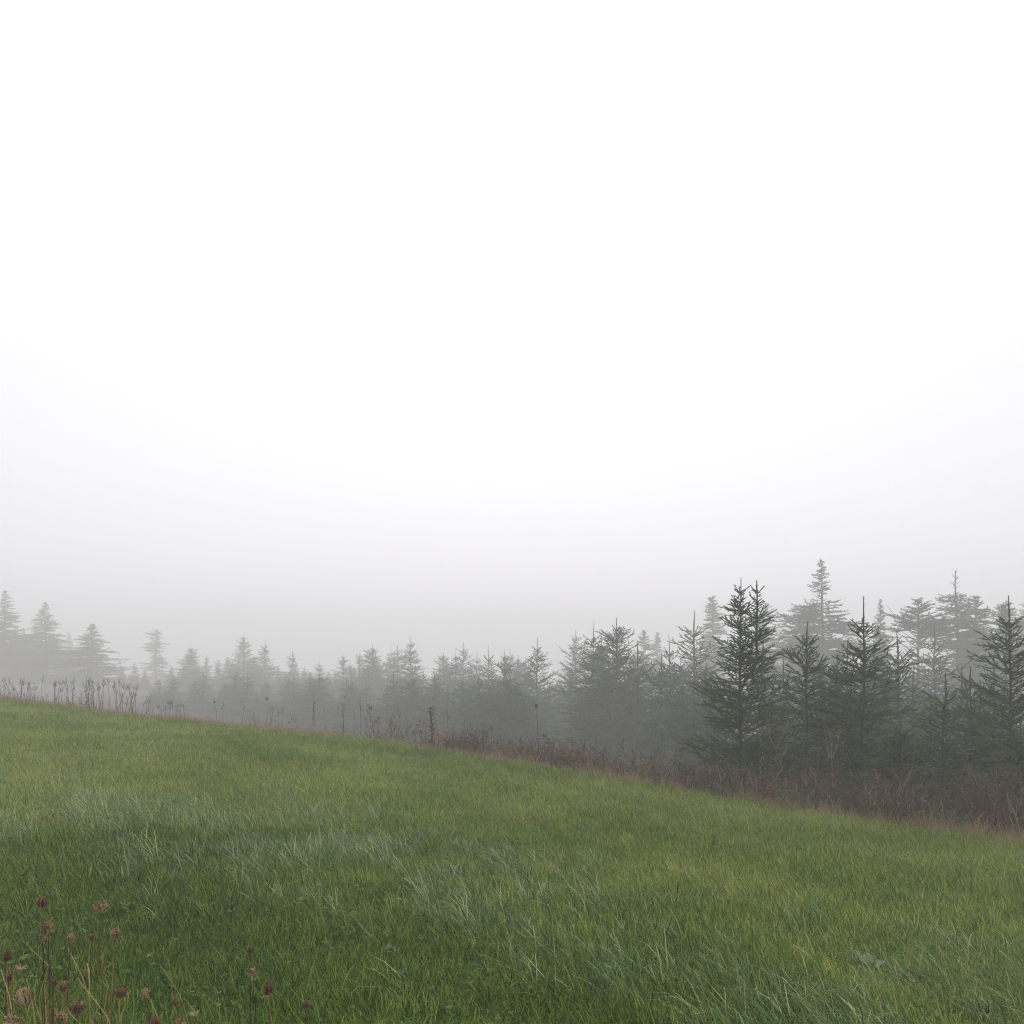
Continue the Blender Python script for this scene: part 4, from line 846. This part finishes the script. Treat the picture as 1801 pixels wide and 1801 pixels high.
    # two dark stalks and a few broad-leaved weeds in the turf
    for px, py, ln, lb in ((1189, 1610, 0.22, 'single dark upright stalk in the long grass near the middle'), (1254, 1500, 0.16, 'single dark upright stalk in the short grass on the right')):
        b = on_ground(px, py); t = thing('dark_stalk', lb, 'stalk', b); g = Geo(); u = np.linspace(0, 1, 6); tubes(g, np.stack([0.015 * u ** 2, 0 * u, ln * u], -1), 0.004 * (1.1 - 0.5 * u), 5, 0.05)
        obj('stem', g.mesh('dark_stalk', M['weed']), t)
        h = Geo(); needles(h, np.array([[0.01, 0, ln * 0.7]]), np.array([[0.015, 0, ln]]), np.array([0.1]), 500, 0.02, 0.006, 0.5, RNG); o = obj('seed_head', h.mesh('dark_stalk_head', M['weed']), t); o['kind'] = 'stuff'
    for px, py, r, lb in ((1680, 1600, 0.045, 'pale grey-green leaf rosette high in the turf at the right'), (1671, 1664, 0.06, 'pale leaf rosette in the right turf below the highest one'), (1743, 1680, 0.05, 'pale leaf rosette nearest the right picture edge'),
                          (1525, 1712, 0.11, 'broad upright leaves at the edge of the long grass on the right'), (1395, 1650, 0.05, 'small broad leaves in the turf right of the long grass'), (928, 1580, 0.06, 'round-leaved weed at the top of the long grass in the middle'),
                          (975, 1608, 0.05, 'small pale weed just right of the dark hollow in the long grass'), (800, 1675, 0.05, 'pale-leaved weed in the middle of the near grass'), (565, 1575, 0.06, 'broad-leaved weed left of the middle in the near grass'),
                          (685, 1695, 0.07, 'rosette of grey leaves below the middle in the near grass'), (690, 1460, 0.05, 'light weed on the lawn above the long grass')):
        b = on_ground(px, py); t = thing('leaf_rosette', lb, 'weed', b + [0, 0, 0.02]); rng = np.random.default_rng(px)
        for i in range(rng.integers(5, 8)):
            g = Geo(); a = i * 2.4 + rng.normal(0, 0.3); l = r * rng.uniform(0.8, 1.3); el = rng.uniform(0.5, 1.1); u = np.linspace(0, 1, 5)
            c = np.stack([np.cos(a) * l * u * math.cos(el), np.sin(a) * l * u * math.cos(el), l * np.sin(el) * (u - 0.35 * u ** 2) + 0.02 * u], -1)
            wv = (l * 0.26 * np.sin(np.clip(u * 1.05 + 0.06, 0, 1) * math.pi) ** 0.7)[:, None] * np.array([-math.sin(a), math.cos(a), 0.15])
            V = np.concatenate([c - wv, c + [0, 0, -0.004], c + wv]); Q = np.array([[q, q + 1, 5 + q + 1, 5 + q] for q in range(4)] + [[5 + q, 6 + q, 11 + q, 10 + q] for q in range(4)])
            g.add(V, Q, rng.uniform(0.45, 1.0)); obj('leaf', g.mesh('rosette_leaf', M['broad']), t)
build_foreground()

# ------------------------------------------------------------------ haze
def build_haze():
    x0, x1, y0, y1, z0, z1 = -265, 265, -265, 265, -11.0, 15.0
    V = [(x, y, z) for z in (z0, z1) for y in (y0, y1) for x in (x0, x1)]
    Fs = np.array([[0, 2, 3, 1], [4, 5, 7, 6], [0, 1, 5, 4], [2, 6, 7, 3], [0, 4, 6, 2], [1, 3, 7, 5]])
    def b(t):
        o = t.nodes.new('ShaderNodeOutputMaterial'); v = t.nodes.new('ShaderNodeVolumePrincipled'); t.links.new(v.outputs[0], o.inputs['Volume'])
        v.inputs['Density'].default_value = FOG; v.inputs['Color'].default_value = (1.0, 1.0, 1.0, 1); v.inputs['Anisotropy'].default_value = 0.0
    g = Geo(); g.add(V, Fs, 0.5); o = obj('haze', g.mesh('haze', material('haze', b), False)); o['kind'] = 'stuff'; o['label'] = 'even pale fog over meadow and trees'
build_haze()
